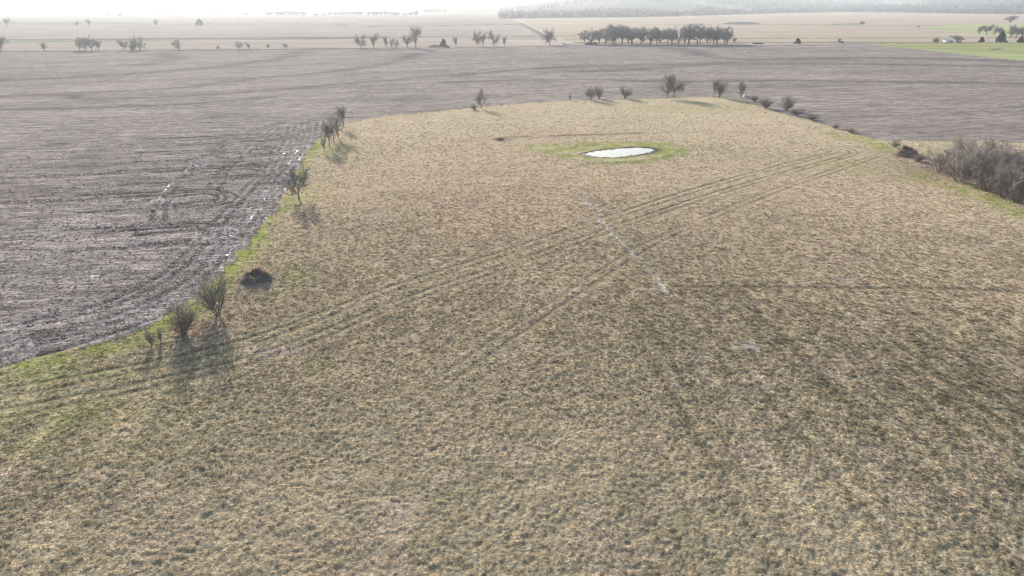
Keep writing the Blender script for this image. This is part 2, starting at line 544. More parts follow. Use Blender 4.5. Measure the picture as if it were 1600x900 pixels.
def pasture_albedo(x, y):
    tan = np.array((0.435, 0.338, 0.228)); olive = np.array((0.258, 0.216, 0.137)); pink = np.array((0.44, 0.33, 0.255))
    pale = np.array((0.47, 0.395, 0.265))
    n1 = fbm(x / 28, y / 28, 4, 11); n2 = fbm(x / 9, y / 9, 4, 12); n3 = fbm(x / 3.2, y / 3.2, 3, 13)
    r = np.hypot(x, y)
    wo = np.clip(0.88 * (1 - sstep(48, 170, r)) + 1.2 * (n1 - 0.5) + 0.6 * (n2 - 0.5), 0, 1)
    wp = np.clip(2.2 * (n2 - 0.52) + 1.2 * (n3 - 0.5), 0, 1)
    c = tan[None] * (1 - wo[:, None]) + olive[None] * wo[:, None]
    c = c * (1 - 0.6 * wp[:, None]) + pink[None] * 0.6 * wp[:, None]
    w = (0.55 * sstep(110, 260, r) * np.clip(1.3 * n1, 0, 1))[:, None]
    c = c * (1 - w) + pale * w
    # soft reddish tint left of the pond
    cx, cy = P(790, 315)
    w = (np.exp(-(((x - cx) / 16) ** 2 + ((y - cy) / 26) ** 2)) * 0.32)[:, None]
    c = c * (1 - w) + np.array((0.42, 0.265, 0.20)) * w
    # faint mowing lines running away from the viewpoint
    mow = vnoise((x + 0.10 * y) / 1.15, y / 60.0, 15) - 0.5
    mw = np.clip(2.2 * (vnoise(x / 22, y / 30, 16) - 0.35), 0, 1) * (1 - sstep(90, 150, r))
    return c * ((0.92 + 0.16 * n3) * (1 + 0.5 * mow * mw))[:, None]

PATCHES = ((440, 550, 3.2, 1.3, (0.34, 0.265, 0.22), .9), (510, 545, 2.2, 2.0, (0.13, 0.10, 0.075), .7), (395, 455, 3.0, 3.5, (0.22, 0.17, 0.13), .8),
        (930, 404, 2.6, 0.8, (0.2, 0.15, 0.14), .7), (1175, 542, 1.2, 1.0, (0.42, 0.36, 0.33), .8), (1320, 438, 1.4, 1.0, (0.40, 0.33, 0.30), .7),
        (850, 231, 4.5, 2.5, (0.42, 0.36, 0.22), .9), (780, 217, 3, 1.5, (0.1, 0.08, 0.07), .8), (1440, 255, 10, 14, (0.31, 0.23, 0.175), .9),
        (1500, 270, 14, 10, (0.2, 0.16, 0.12), .8), (360, 480, 3, 3, (0.24, 0.18, 0.14), .7), (1195, 160, 9, 6, (0.25, 0.21, 0.17), .7))

def green_mask(x, y, de, ue):
    n = fbm(x / 2.6, y / 2.6, 3, 21); nb = fbm(x / 14, y / 14, 3, 22)
    a = np.degrees(np.arctan2(x, y)); r = np.hypot(x, y)
    wleft = (a < -7) & (r < 235)
    width = np.where(wleft, 5.2 + 6 * (nb - 0.5) + 3.0 * (1 - sstep(60, 140, r)), 3.5)
    g = sstep(1.0, 0.15, de / width) * np.clip(0.25 + 2.2 * (n - 0.32), 0, 1)
    g = g * np.where(wleft, 1.0, np.where(a > 24, 0.55, 0.45))
    # soft grass behind the pond and along the right-hand thicket
    rx = smooth_line(PP([(1300, 210), (1370, 226), (1420, 268), (1480, 288), (1560, 318), (1640, 350), (1720, 390)]), 4)
    d, _, _ = dist_line(x, y, rx, 16)
    g = np.maximum(g, np.exp(-(d / 4.5) ** 2) * np.clip(2.2 * (n - 0.22), 0, 1) * 0.85)
    for px, py, sx, sy, k in ((1100, 168, 34, 14, 0.35), (1360, 214, 14, 7, 0.6), (395, 300, 5, 14, .3), (455, 440, 2.2, 4.5, .8), (505, 572, 3.5, 3, .15), (375, 310, 3, 8, 0.4),
                              (520, 232, 9, 12, 0.55), (470, 305, 5, 9, 0.7), (60, 660, 14, 6, 0.45), (30, 590, 12, 3, 0.8), (1340, 255, 18, 12, .3)):
        cx, cy = P(px, py)
        g = np.maximum(g, k * np.exp(-(((x - cx) / sx) ** 2 + ((y - cy) / sy) ** 2)) * np.clip(0.2 + 1.7 * (n - 0.2), 0, 1))
    ring = inside(x, y, RING)
    dr, _, _ = dist_line(x, y, RING, 10)
    gp = np.where(ring, 1.0, np.exp(-(dr / 1.6) ** 2)) * np.clip(0.25 + 2.4 * (n - 0.33), 0, 1)
    return np.clip(np.maximum(g, gp * 0.9), 0, 1)

def tracks(x, y):
    """returns (rut 0..1, pale 0..1, rock 0..1, bank)"""
    rut = np.zeros(len(x)); pale = np.zeros(len(x))
    n = fbm(x / 2.0, y / 2.0, 3, 31); nl = fbm(x / 16, y / 16, 2, 32)
    _, s, _ = dist_line(x, y, TR1, 16)
    for off, k in ((0, 0.95), (-2.1, 0.7), (-5.0, 0.9), (-6.9, 0.75), (2.4, 0.3)):
        q = np.abs(s - off + (n - 0.5) * 0.5)
        rut = np.maximum(rut, k * np.exp(-(q / 0.40) ** 2) * np.clip(0.45 + 1.0 * nl + 0.5 * (n - 0.5), 0, 1))
        pale = np.maximum(pale, 0.75 * k * np.exp(-((np.abs(s - off) - 0.9) / 0.42) ** 2))
    _, s, _ = dist_line(x, y, TR2, 12)
    for off, k in ((-0.95, 0.9), (0.95, 0.8), (5.2, 0.35)):
        q = np.abs(s - off + (n - 0.5) * 0.3)
        rut = np.maximum(rut, k * np.exp(-(q / 0.38) ** 2) * np.clip(0.3 + 1.0 * nl, 0, 1) * sstep(52, 88, y))
        pale = np.maximum(pale, 0.4 * k * np.exp(-((np.abs(s - off) - 0.8) / 0.4) ** 2))
    d, _, _ = dist_line(x, y, TRAIL_DARK, 6)
    rut = np.maximum(rut, np.exp(-((d + (n - 0.5) * 0.3) / 0.48) ** 2) * np.clip(0.7 + 0.5 * nl, 0, 1))
    for L in (TRAIL_PALE, TRAIL_PALE2):
        d, _, _ = dist_line(x, y, L, 6)
        pale = np.maximum(pale, 0.9 * np.exp(-((d + (n - 0.5) * 0.5) / 0.5) ** 2))
    d, _, u = dist_line(x, y, ROCKS, 6)
    L = u.max() + 1e-6
    wdt = 0.16 + 0.26 * (u / L)
    rock = np.exp(-((d + (n - 0.5) * 0.8) / wdt) ** 2) * np.clip((fbm(x / 1.1, y / 1.1, 2, 33) - 0.34) * 5, 0, 1)
    d, sb, _ = dist_line(x, y, BANK, 12)
    bank = np.exp(-(d / 1.3) ** 2) * sstep(P(1110, 206)[0] + 2, P(950, 209)[0], x)
    return rut, pale, rock, bank, sb

ip = np.nonzero(in_past)[0]
x, y = gx[ip], gy[ip]
c = pasture_albedo(x, y)
g = green_mask(x, y, d_edge[ip], u_edge[ip])
gcol = np.array((0.225, 0.24, 0.068))
c = c * (1 - g[:, None]) + gcol * g[:, None] * (0.8 + 0.4 * fbm(x / 1.5, y / 1.5, 2, 3))[:, None]
rut, pale, rock, bank, sb = tracks(x, y)
c = c * (1 - 0.72 * rut)[:, None]
c = c * (1 - 0.5 * pale[:, None]) + np.array((0.42, 0.37, 0.24)) * 0.5 * pale[:, None]
c = c * (1 - rock[:, None]) + np.array((0.50, 0.44, 0.37)) * rock[:, None]
c = c * (1 - 0.6 * bank * np.clip(0.2 + fbm(x / 4, y / 4, 3, 51) * 2 - 0.4, 0, 1))[:, None]
# dead patches of bare pinkish ground
for px, py, sx, sy, col, k in PATCHES:
    cx, cy = P(px, py)
    w = np.exp(-(((x - cx) / sx) ** 2 + ((y - cy) / sy) ** 2)) * k * np.clip(0.3 + 1.4 * fbm(x / 1.3, y / 1.3, 2, 61), 0, 1)
    c = c * (1 - w[:, None]) + np.array(col) * w[:, None]
# pond bed and muddy shore
inp = inside(x, y, POND)
dpond, _, _ = dist_line(x, y, POND, 8)
mud = np.where(inp, 1.0, np.exp(-(dpond / (0.9 + 0.8 * (x > P(985, 238)[0]))) ** 2))
c = c * (1 - 0.85 * mud[:, None]) + np.array((0.085, 0.07, 0.05)) * 0.85 * mud[:, None]
alb[ip] = np.clip(c * 0.97, 0.02, 0.7)
tl = fbm(x / 0.42, y / 0.42, 2, 71)
lp = lod(0.55)[ip]
z = (tl - 0.5) * 0.16 * lp + (fbm(x / 2.4, y / 2.4, 3, 72) - 0.5) * 0.16 * lod(2.4)[ip]
z = z * (1 - 0.6 * rut) - 0.09 * rut
z += bank * 0.2
shore = sstep(1.6, 0.0, dpond) * (~inp)
z = np.where(inp, -0.10 - 0.5 * sstep(0, 3, dpond), z * (1 - shore))
z[~inp] += 0.03
gz[ip] = gz[ip] * np.where(inp | (dpond < 6), 0, 1) + z
bz = None

iq = np.nonzero(in_plough)[0]
x, y = gx[iq], gy[iq]
n1 = fbm(x / 40, y / 40, 4, 81); n2 = fbm(x / 10, y / 10, 3, 82)
base = np.array((0.235, 0.198, 0.172))
c = base * (0.72 + 0.42 * n1 + 0.14 * n2)[:, None]
w = np.clip(3 * (fbm(x / 60, y / 60, 3, 83) - 0.52), 0, 1)[:, None] * 0.5
c = c * (1 - w) + np.array((0.29, 0.232, 0.195)) * w
r = np.hypot(x, y)
w = (0.45 * sstep(380, 620, r))[:, None]
c = c * (1 - w) + np.array((0.212, 0.178, 0.158)) * w
dark = np.zeros(len(x)); light = np.zeros(len(x))
for i, T in enumerate(TERR):
    d, _, _ = dist_line(x, y, T, 16)
    wd = 0.6 + (np.hypot(x, y) / 190.0) ** 2
    dark = np.maximum(dark, 0.75 * np.exp(-(d / wd) ** 2) * np.clip(0.35 + 1.0 * fbm(x / 25, y / 25, 2, 90 + i), 0, 1))
nn = fbm(x / 1.6, y / 1.6, 3, 95)
ruts = np.zeros(len(x)); rw = np.clip(r / 170.0, 0.5, 1.1)
for i, T in enumerate(LOOPS):
    d, s, _ = dist_line(x, y, T, 6)
    q = d + (nn - 0.5) * 0.5
    ruts = np.maximum(ruts, np.exp(-(q / rw) ** 2) * np.clip(0.6 + 1.1 * fbm(x / 7, y / 7, 2, 120 + i), 0, 1))
    light = np.maximum(light, 0.8 * np.exp(-((d - 1.1) / 0.4) ** 2) * np.clip(fbm(x / 5, y / 5, 2, 140 + i) * 1.6 - 0.4, 0, 1))
for i, T in enumerate(HEAD):
    d, s, u = dist_line(x, y, T, 14)
    for off in ((-1.1, 1.1, 4.2, 6.4) if i < 2 else (-1.1, 1.1)):
        q = np.abs(s - off + (nn - 0.5) * 0.5)
        k = np.clip(0.42 + 1.0 * fbm(x / 9, y / 9, 2, 100 + i), 0, 1)
        ruts = np.maximum(ruts, 0.72 * np.exp(-(q / rw) ** 2) * k)
        light = np.maximum(light, 0.85 * np.exp(-((q - 0.9) / 0.4) ** 2) * np.clip(fbm(x / 4, y / 4, 2, 160 + i) * 1.8 - 0.5, 0, 1))
        pw = np.clip((fbm(x / 6, y / 6, 2, 180 + i) - 0.47) * 6, 0, 1) * (1 - sstep(200, 260, r))
        wet[iq] = np.maximum(wet[iq], np.exp(-(q / 0.5) ** 2) * pw * (0.9 if off > -1 else 0.5))
# scattered puddles on the low corner
for px, py, sx, sy in ((60, 415, 7, 3), (30, 440, 7, 2), (100, 392, 5, 2), (128, 490, 4, 1.0), (160, 486, 5, 1.0), (95, 362, 6, 2), (340, 360, 3, 2), (380, 330, 3, 3),
                       (330, 400, 2, 4), (430, 245, 3, 5), (155, 432, 5, 1.2), (320, 222, 5, 1.5), (230, 478, 3, 1)):
    cx, cy = P(px, py)
    w = np.exp(-(((x - cx) / sx) ** 2 + ((y - cy) / sy) ** 2)) * np.clip((fbm(x / 1.2, y / 0.6, 3, 200) - 0.45) * 7, 0, 1)
    wet[iq] = np.maximum(wet[iq], 0.8 * w)
c = c * (1 - 0.55 * dark)[:, None] * (1 - 0.62 * ruts)[:, None]
c = c * (1 - light[:, None]) + np.array((0.32, 0.285, 0.265)) * light[:, None]
w = (0.6 * np.clip(wet[iq], 0, 1))[:, None]
c = c * (1 - w) + np.array((0.34, 0.315, 0.30)) * w  # glint of wet mud painted in as a paler tone
alb[iq] = np.clip(c, 0.02, 0.7)
z = (fbm(x / 0.7, y / 0.7, 2, 91) - 0.5) * 0.20 * lod(0.7)[iq] + (fbm(x / 2.5, y / 2.5, 2, 92) - 0.5) * 0.22 * lod(2.5)[iq]
z = z - 0.16 * ruts + 0.09 * light - 0.12 * dark
gz[iq] += z * (1 - 0.8 * np.clip(wet[iq], 0, 1))
# row coordinate: rows sweep across the slope
slope = 0.16 + 0.25 * sstep(180, 420, y) * (1 - sstep(-150, 100, x))
rowuv[iq, 0] = x + 0.2 * y
rowuv[iq, 1] = y - slope * x + 5.0 * (fbm(x / 70, y / 70, 2, 85) - 0.5)

fz = np.nonzero(in_far)[0]
x, y = gx[fz], gy[fz]
a = np.zeros((len(x), 3))
far_zone(x, y, a)
yg = inside(x, y, PP([(1345, 68), (1450, 79), (1600, 95), (2100, 150), (2100, 66.5), (1500, 66.8)]))
a[yg] = np.array((0.33, 0.335, 0.15))
e = inside(x, y, PP([(1550, 76), (1570, 75), (1556, 79), (1545, 79)])); a[e] = (0.22, 0.2, 0.12)
e = inside(x, y, PP([(1420, 74), (1600, 84), (1600, 95), (1430, 76.5)])) ; a[e] = (0.36, 0.38, 0.18)
a *= (0.86 + 0.28 * fbm(x / 90, y / 40, 3, 66))[:, None]
aa = np.degrees(np.arctan2(x, y)); rr = np.hypot(x, y)
a *= (1 - 0.2 * sstep(2, -6, aa))[:, None]
ra, rr_ = RIDGE_A, RIDGE_R
wood = (aa > ra[0]) & (rr > np.interp(aa, ra, rr_)) & (fbm(x / 520, y / 900, 3, 300) > 0.32)
a[wood] = np.array((0.15, 0.135, 0.115))
alb[fz] = a * 0.72
grassy_far = np.zeros(len(gx), bool); grassy_far[fz[yg]] = True

# faces, shared out between the ground zones
j, i = np.meshgrid(np.arange(nr - 1), np.arange(na), indexing='ij')
i2 = (i + 1) % na
quads = np.stack([j * na + i, j * na + i2, (j + 1) * na + i2, (j + 1) * na + i], -1).reshape(-1, 4)[:, ::-1]
zone = np.where(in_past, 0, np.where(in_plough, 1, np.where(grassy_far, 2, 3)))
fzn = zone[quads[:, 0]]
allv = np.stack([gx, gy, gz], 1)
def ground_part(name, zi, mat, extra=()):
    q = quads[fzn == zi]
    used, inv = np.unique(q, return_inverse=True)
    q = inv.reshape(q.shape)
    tris = None
    v = allv[used]
    if zi == 0:                                    # close the sheet straight below the camera
        pass
    me = mesh_np(name, v, q, tris, True)
    at = me.attributes.new("albedo", 'FLOAT_COLOR', 'POINT')
    at.data.foreach_set("color", np.hstack([alb[used], np.ones((len(used), 1))]).astype(np.float32).ravel())
    if zi == 1:
        at = me.attributes.new("rowuv", 'FLOAT_VECTOR', 'POINT'); at.data.foreach_set("vector", rowuv[used].astype(np.float32).ravel())
        at = me.attributes.new("wet", 'FLOAT', 'POINT'); at.data.foreach_set("value", wet[used].astype(np.float32))
    o = obj(name, me, M[mat])
    o['kind'] = 'structure'
    return o
ground_part('pasture', 0, 'pasture')
ground_part('ploughed_field', 1, 'plough')
ground_part('meadow', 2, 'far')
ground_part('ground', 3, 'far')

# pond
ring_pts = np.vstack([np.linspace(POND[k], POND[k + 1], 3)[:-1] for k in range(len(POND) - 1)])
pv = np.array([(p[0], p[1], -0.03) for p in ring_pts])
cen = pv.mean(0)
nz = fbm(pv[:, 0] / 2.2, pv[:, 1] / 2.2, 3, 9) - 0.5
pv[:, :2] += (pv[:, :2] - cen[:2]) * (0.01 + nz * 0.16)[:, None]
pv[:, 2] = -0.03
v = np.vstack([pv, cen[None]]); v[-1, 2] = -0.03
n = len(pv)
me = mesh_np("pond_water", v, None, [(k, (k + 1) % n, n) for k in range(n)])
o = obj("pond", me, M['water']); o['kind'] = 'structure'

# ------------------------------------------------------------------ scatter helper: prototypes and points live in one mesh, geometry nodes instance them
def scatter(name, protos, pts, rot, scl, pick, col, mat):
    v = []; q = []; t = []; pid = []; n = 0
    for k, mb in enumerate(protos):
        v.append(np.array(mb.v)); pid += [k] * mb.n
        q += [tuple(i + n for i in f) for f in mb.q]; t += [tuple(i + n for i in f) for f in mb.t]
        n += mb.n
    npnt = len(pts)
    me = mesh_np(name, np.vstack(v + [pts]), q, t)
    z1 = np.zeros(n)
    at = me.attributes.new("proto", 'INT', 'POINT'); at.data.foreach_set("value", np.concatenate([np.array(pid), -np.ones(npnt)]).astype(np.int32))
    at = me.attributes.new("pick", 'INT', 'POINT'); at.data.foreach_set("value", np.concatenate([z1, pick]).astype(np.int32))
    at = me.attributes.new("scl", 'FLOAT_VECTOR', 'POINT'); at.data.foreach_set("vector", np.vstack([np.ones((n, 3)), scl]).astype(np.float32).ravel())
    at = me.attributes.new("rot", 'FLOAT_VECTOR', 'POINT'); at.data.foreach_set("vector", np.vstack([np.zeros((n, 3)), rot]).astype(np.float32).ravel())
    at = me.attributes.new("col", 'FLOAT_COLOR', 'POINT'); at.data.foreach_set("color", np.hstack([np.vstack([np.ones((n, 3)), col]), np.ones((n + npnt, 1))]).astype(np.float32).ravel())
    o = obj(name, me, mat)
    ng = bpy.data.node_groups.new(name + "_scatter", 'GeometryNodeTree')
    ng.interface.new_socket("Geometry", in_out='INPUT', socket_type='NodeSocketGeometry')
    ng.interface.new_socket("Geometry", in_out='OUTPUT', socket_type='NodeSocketGeometry')
    gi = ng.nodes.new("NodeGroupInput"); go = ng.nodes.new("NodeGroupOutput")
    def attr(nm, typ):
        a = ng.nodes.new("GeometryNodeInputNamedAttribute"); a.data_type = typ; a.inputs[0].default_value = nm
        return a.outputs[0]
    cmpn = ng.nodes.new("FunctionNodeCompare"); cmpn.data_type = 'INT'; cmpn.operation = 'GREATER_EQUAL'
    pr = attr("proto", 'INT')
    ng.links.new(pr, cmpn.inputs[2]); cmpn.inputs[3].default_value = 0
    sep = ng.nodes.new("GeometryNodeSeparateGeometry"); sep.domain = 'POINT'
    ng.links.new(gi.outputs[0], sep.inputs[0]); ng.links.new(cmpn.outputs[0], sep.inputs[1])
    spl = ng.nodes.new("GeometryNodeSplitToInstances"); spl.domain = 'POINT'
    ng.links.new(sep.outputs[0], spl.inputs[0])
    ng.links.new(pr, [s for s in spl.inputs if s.name == 'Group ID'][0])
    iop = ng.nodes.new("GeometryNodeInstanceOnPoints")
    ng.links.new(sep.outputs[1], iop.inputs['Points']); ng.links.new(spl.outputs[0], iop.inputs['Instance'])
    iop.inputs['Pick Instance'].default_value = True
    ng.links.new(attr("pick", 'INT'), iop.inputs['Instance Index'])
    e2r = ng.nodes.new("FunctionNodeEulerToRotation")
    ng.links.new(attr("rot", 'FLOAT_VECTOR'), e2r.inputs[0])
    ng.links.new(e2r.outputs[0], iop.inputs['Rotation'])
    ng.links.new(attr("scl", 'FLOAT_VECTOR'), iop.inputs['Scale'])
    ng.links.new(iop.outputs[0], go.inputs[0])
    md = o.modifiers.new("scatter", 'NODES'); md.node_group = ng
    o['kind'] = 'stuff'
    return o

rng = np.random.default_rng(7)
random.seed(11)

def tuft(nb, h, spread, wid, rnd):
    mb = MB()
    for k in range(nb):
        a = rnd.uniform(0, 2 * math.pi); r0 = spread * 0.45 * math.sqrt(rnd.random())
        bx, by = r0 * math.cos(a), r0 * math.sin(a)
        a2 = a + rnd.uniform(-0.9, 0.9)
        ln = spread * rnd.uniform(0.35, 0.95); hh = h * rnd.uniform(0.55, 1.15)
        dx, dy = math.cos(a2), math.sin(a2)
        w = wid * rnd.uniform(0.7, 1.3)
        px_, py_ = -dy * w, dx * w
        m = (bx + dx * ln * 0.4, by + dy * ln * 0.4, hh * 0.8)
        t = (bx + dx * ln, by + dy * ln, hh * rnd.uniform(0.6, 1.0))
        mb.quad((bx - px_, by - py_, -0.06), (bx + px_, by + py_, -0.06), (m[0] + px_, m[1] + py_, m[2]), (m[0] - px_, m[1] - py_, m[2]))
        mb.tri((m[0] - px_, m[1] - py_, m[2]), (m[0] + px_, m[1] + py_, m[2]), t)
    return mb
rnd = random.Random(3)
tufts = [tuft(16, 0.17, 0.30, 0.03, rnd) for _ in range(5)]

def grass_points():
    aa = []; dd = []
    st = 0.00118
    dgrid = np.arange(R(7.2), R(52), st * 1.0)
    for dpt in dgrid:
        k = int(R(94) * math.cos(dpt) / (st * 1.25)) if True else 0
        aa.append(rng.uniform(R(-47), R(47), k)); dd.append(dpt + rng.uniform(-0.5, 0.5, k) * st)
    A = np.concatenate(aa); D = np.concatenate(dd)
    r = CAM_H / np.tan(D)
    return r * np.sin(A), r * np.cos(A), r
x, y, r = grass_points()
keep = inside(x, y, pasture_poly)
x, y, r = x[keep], y[keep], r[keep]
inp = inside(x, y, POND); dpond, _, _ = dist_line(x, y, POND, 6)
de, _, ue = dist_line(x, y, EDGE, 40)
rut, pale, rock, bank, sb = tracks(x, y)
clump = fbm(x / 0.42, y / 0.42, 2, 71)
keep = ~inp & (dpond > 0.5) & (rng.random(len(x)) > rut * 0.88) & (rng.random(len(x)) > rock * 0.9) & (rng.random(len(x)) < 0.75 + 0.6 * clump) & (de > 0.2)
x, y, r, de, ue, rut, pale, bank, clump = (q[keep] for q in (x, y, r, de, ue, rut, pale, bank, clump))
c = pasture_albedo(x, y)
g = green_mask(x, y, de, ue)
c = c * (1 - g[:, None]) + np.array((0.28, 0.295, 0.08)) * g[:, None]
c = c * (1 - 0.6 * pale[:, None]) + np.array((0.50, 0.44, 0.30)) * 0.6 * pale[:, None]
skip = np.zeros(len(x))
for px, py, sx, sy, col, k in PATCHES:
    cx, cy = P(px, py)
    w = np.exp(-(((x - cx) / sx) ** 2 + ((y - cy) / sy) ** 2)) * k
    skip = np.maximum(skip, w)
    c = c * (1 - 0.8 * w[:, None]) + np.array(col) * 1.1 * 0.8 * w[:, None]
skip = rng.random(len(x)) < skip * 0.55
c = c * rng.uniform(0.78, 1.3, (len(x), 1)) * (1 + rng.uniform(-0.06, 0.06, (len(x), 3)))
z = (clump - 0.5) * 0.16 * (r < 150) + (fbm(x / 2.4, y / 2.4, 3, 72) - 0.5) * 0.16 * (r < 250) + (fbm(x / 70, y / 70, 3, 40) - 0.5) * 0.7 + bank * 0.18 - 0.03
s = np.where(skip, 0.35, 1.0) * rng.uniform(0.6, 1.15, len(x)) * (0.7 + 0.5 * clump) * np.clip(r / 115.0, 0.42, 1.8) * (1 - 0.35 * g) * (1 - 0.75 * rut)
sz = s * rng.uniform(0.7, 1.2, len(x)) * np.clip(1.15 - r / 500, 0.6, 1) / np.clip(r / 90.0, 1, 2.0)
rot = np.stack([rng.normal(0, 0.25, len(x)), rng.normal(0, 0.25, len(x)), rng.uniform(0, 6.28, len(x))], 1)
scatter('grass', tufts, np.stack([x, y, z], 1), rot, np.stack([s, s, sz], 1), rng.integers(0, 5, len(x)), np.clip(c, 0.02, 0.8), M['grass'])
print("grass tufts", len(x))

def plough_ruts(x, y, r):
    ruts = np.zeros(len(x)); rw = np.clip(r / 170.0, 0.5, 1.1); nn = fbm(x / 1.6, y / 1.6, 3, 95)
    for i, T in enumerate(LOOPS):
        d, s, _ = dist_line(x, y, T, 6)
        ruts = np.maximum(ruts, np.exp(-((d + (nn - 0.5) * 0.5) / rw) ** 2) * np.clip(0.6 + 1.1 * fbm(x / 7, y / 7, 2, 120 + i), 0, 1))
    for i, T in enumerate(HEAD):
        d, s, u = dist_line(x, y, T, 14)
        for off in ((-1.1, 1.1, 4.2, 6.4) if i < 2 else (-1.1, 1.1)):
            ruts = np.maximum(ruts, 0.72 * np.exp(-(np.abs(s - off + (nn - 0.5) * 0.5) / rw) ** 2) * np.clip(0.42 + 1.0 * fbm(x / 9, y / 9, 2, 100 + i), 0, 1))
    return ruts
# loose clods and straw on the ploughed soil
aa = []; dd = []
for dpt in np.arange(R(8.5), R(45), 0.0021):
    k = int(R(94) * math.cos(dpt) / 0.0024)
    aa.append(rng.uniform(R(-47), R(47), k)); dd.append(dpt + rng.uniform(-0.5, 0.5, k) * 0.0021)
A = np.concatenate(aa); D = np.concatenate(dd); r = CAM_H / np.tan(D)
x, y = r * np.sin(A), r * np.cos(A)
de, _, _ = dist_line(x, y, EDGE, 6)
k = ~inside(x, y, pasture_poly) & (de > 0.5) & (rng.random(len(x)) < (0.25 + 1.0 * fbm(x / 5, y / 1.6, 3, 401)) * (1 - 0.85 * sstep(130, 262, r)))
x, y, r = x[k], y[k], r[k]
t = rng.random(len(x)) < 0.5
c = np.where(t[:, None], np.array((0.165, 0.138, 0.126)), np.array((0.42, 0.37, 0.34))) * rng.uniform(0.75, 1.3, (len(x), 1)) * (1 - 0.42 * plough_ruts(x, y, r))[:, None]
s = rng.uniform(0.5, 1.1, len(x)) * np.clip(r / 120.0, 0.6, 1.7)
z = (fbm(x / 0.7, y / 0.7, 2, 91) - 0.5) * 0.20 * (r < 140) + (fbm(x / 2.5, y / 2.5, 2, 92) - 0.5) * 0.22 * (r < 200) + (fbm(x / 70, y / 70, 3, 40) - 0.5) * 0.7
rot = np.stack([rng.normal(0, 0.2, len(x)), rng.normal(0, 0.2, len(x)), rng.uniform(0, 6.28, len(x))], 1)
scatter('stubble', [tuft(10, 0.10, 0.30, 0.04, rnd) for _ in range(4)], np.stack([x, y, z], 1), rot, np.stack([s * 1.25, s * 0.8, s], 1),
        rng.integers(0, 4, len(x)), np.clip(c, 0.02, 0.8), M['grass'])
print("stubble", len(x))

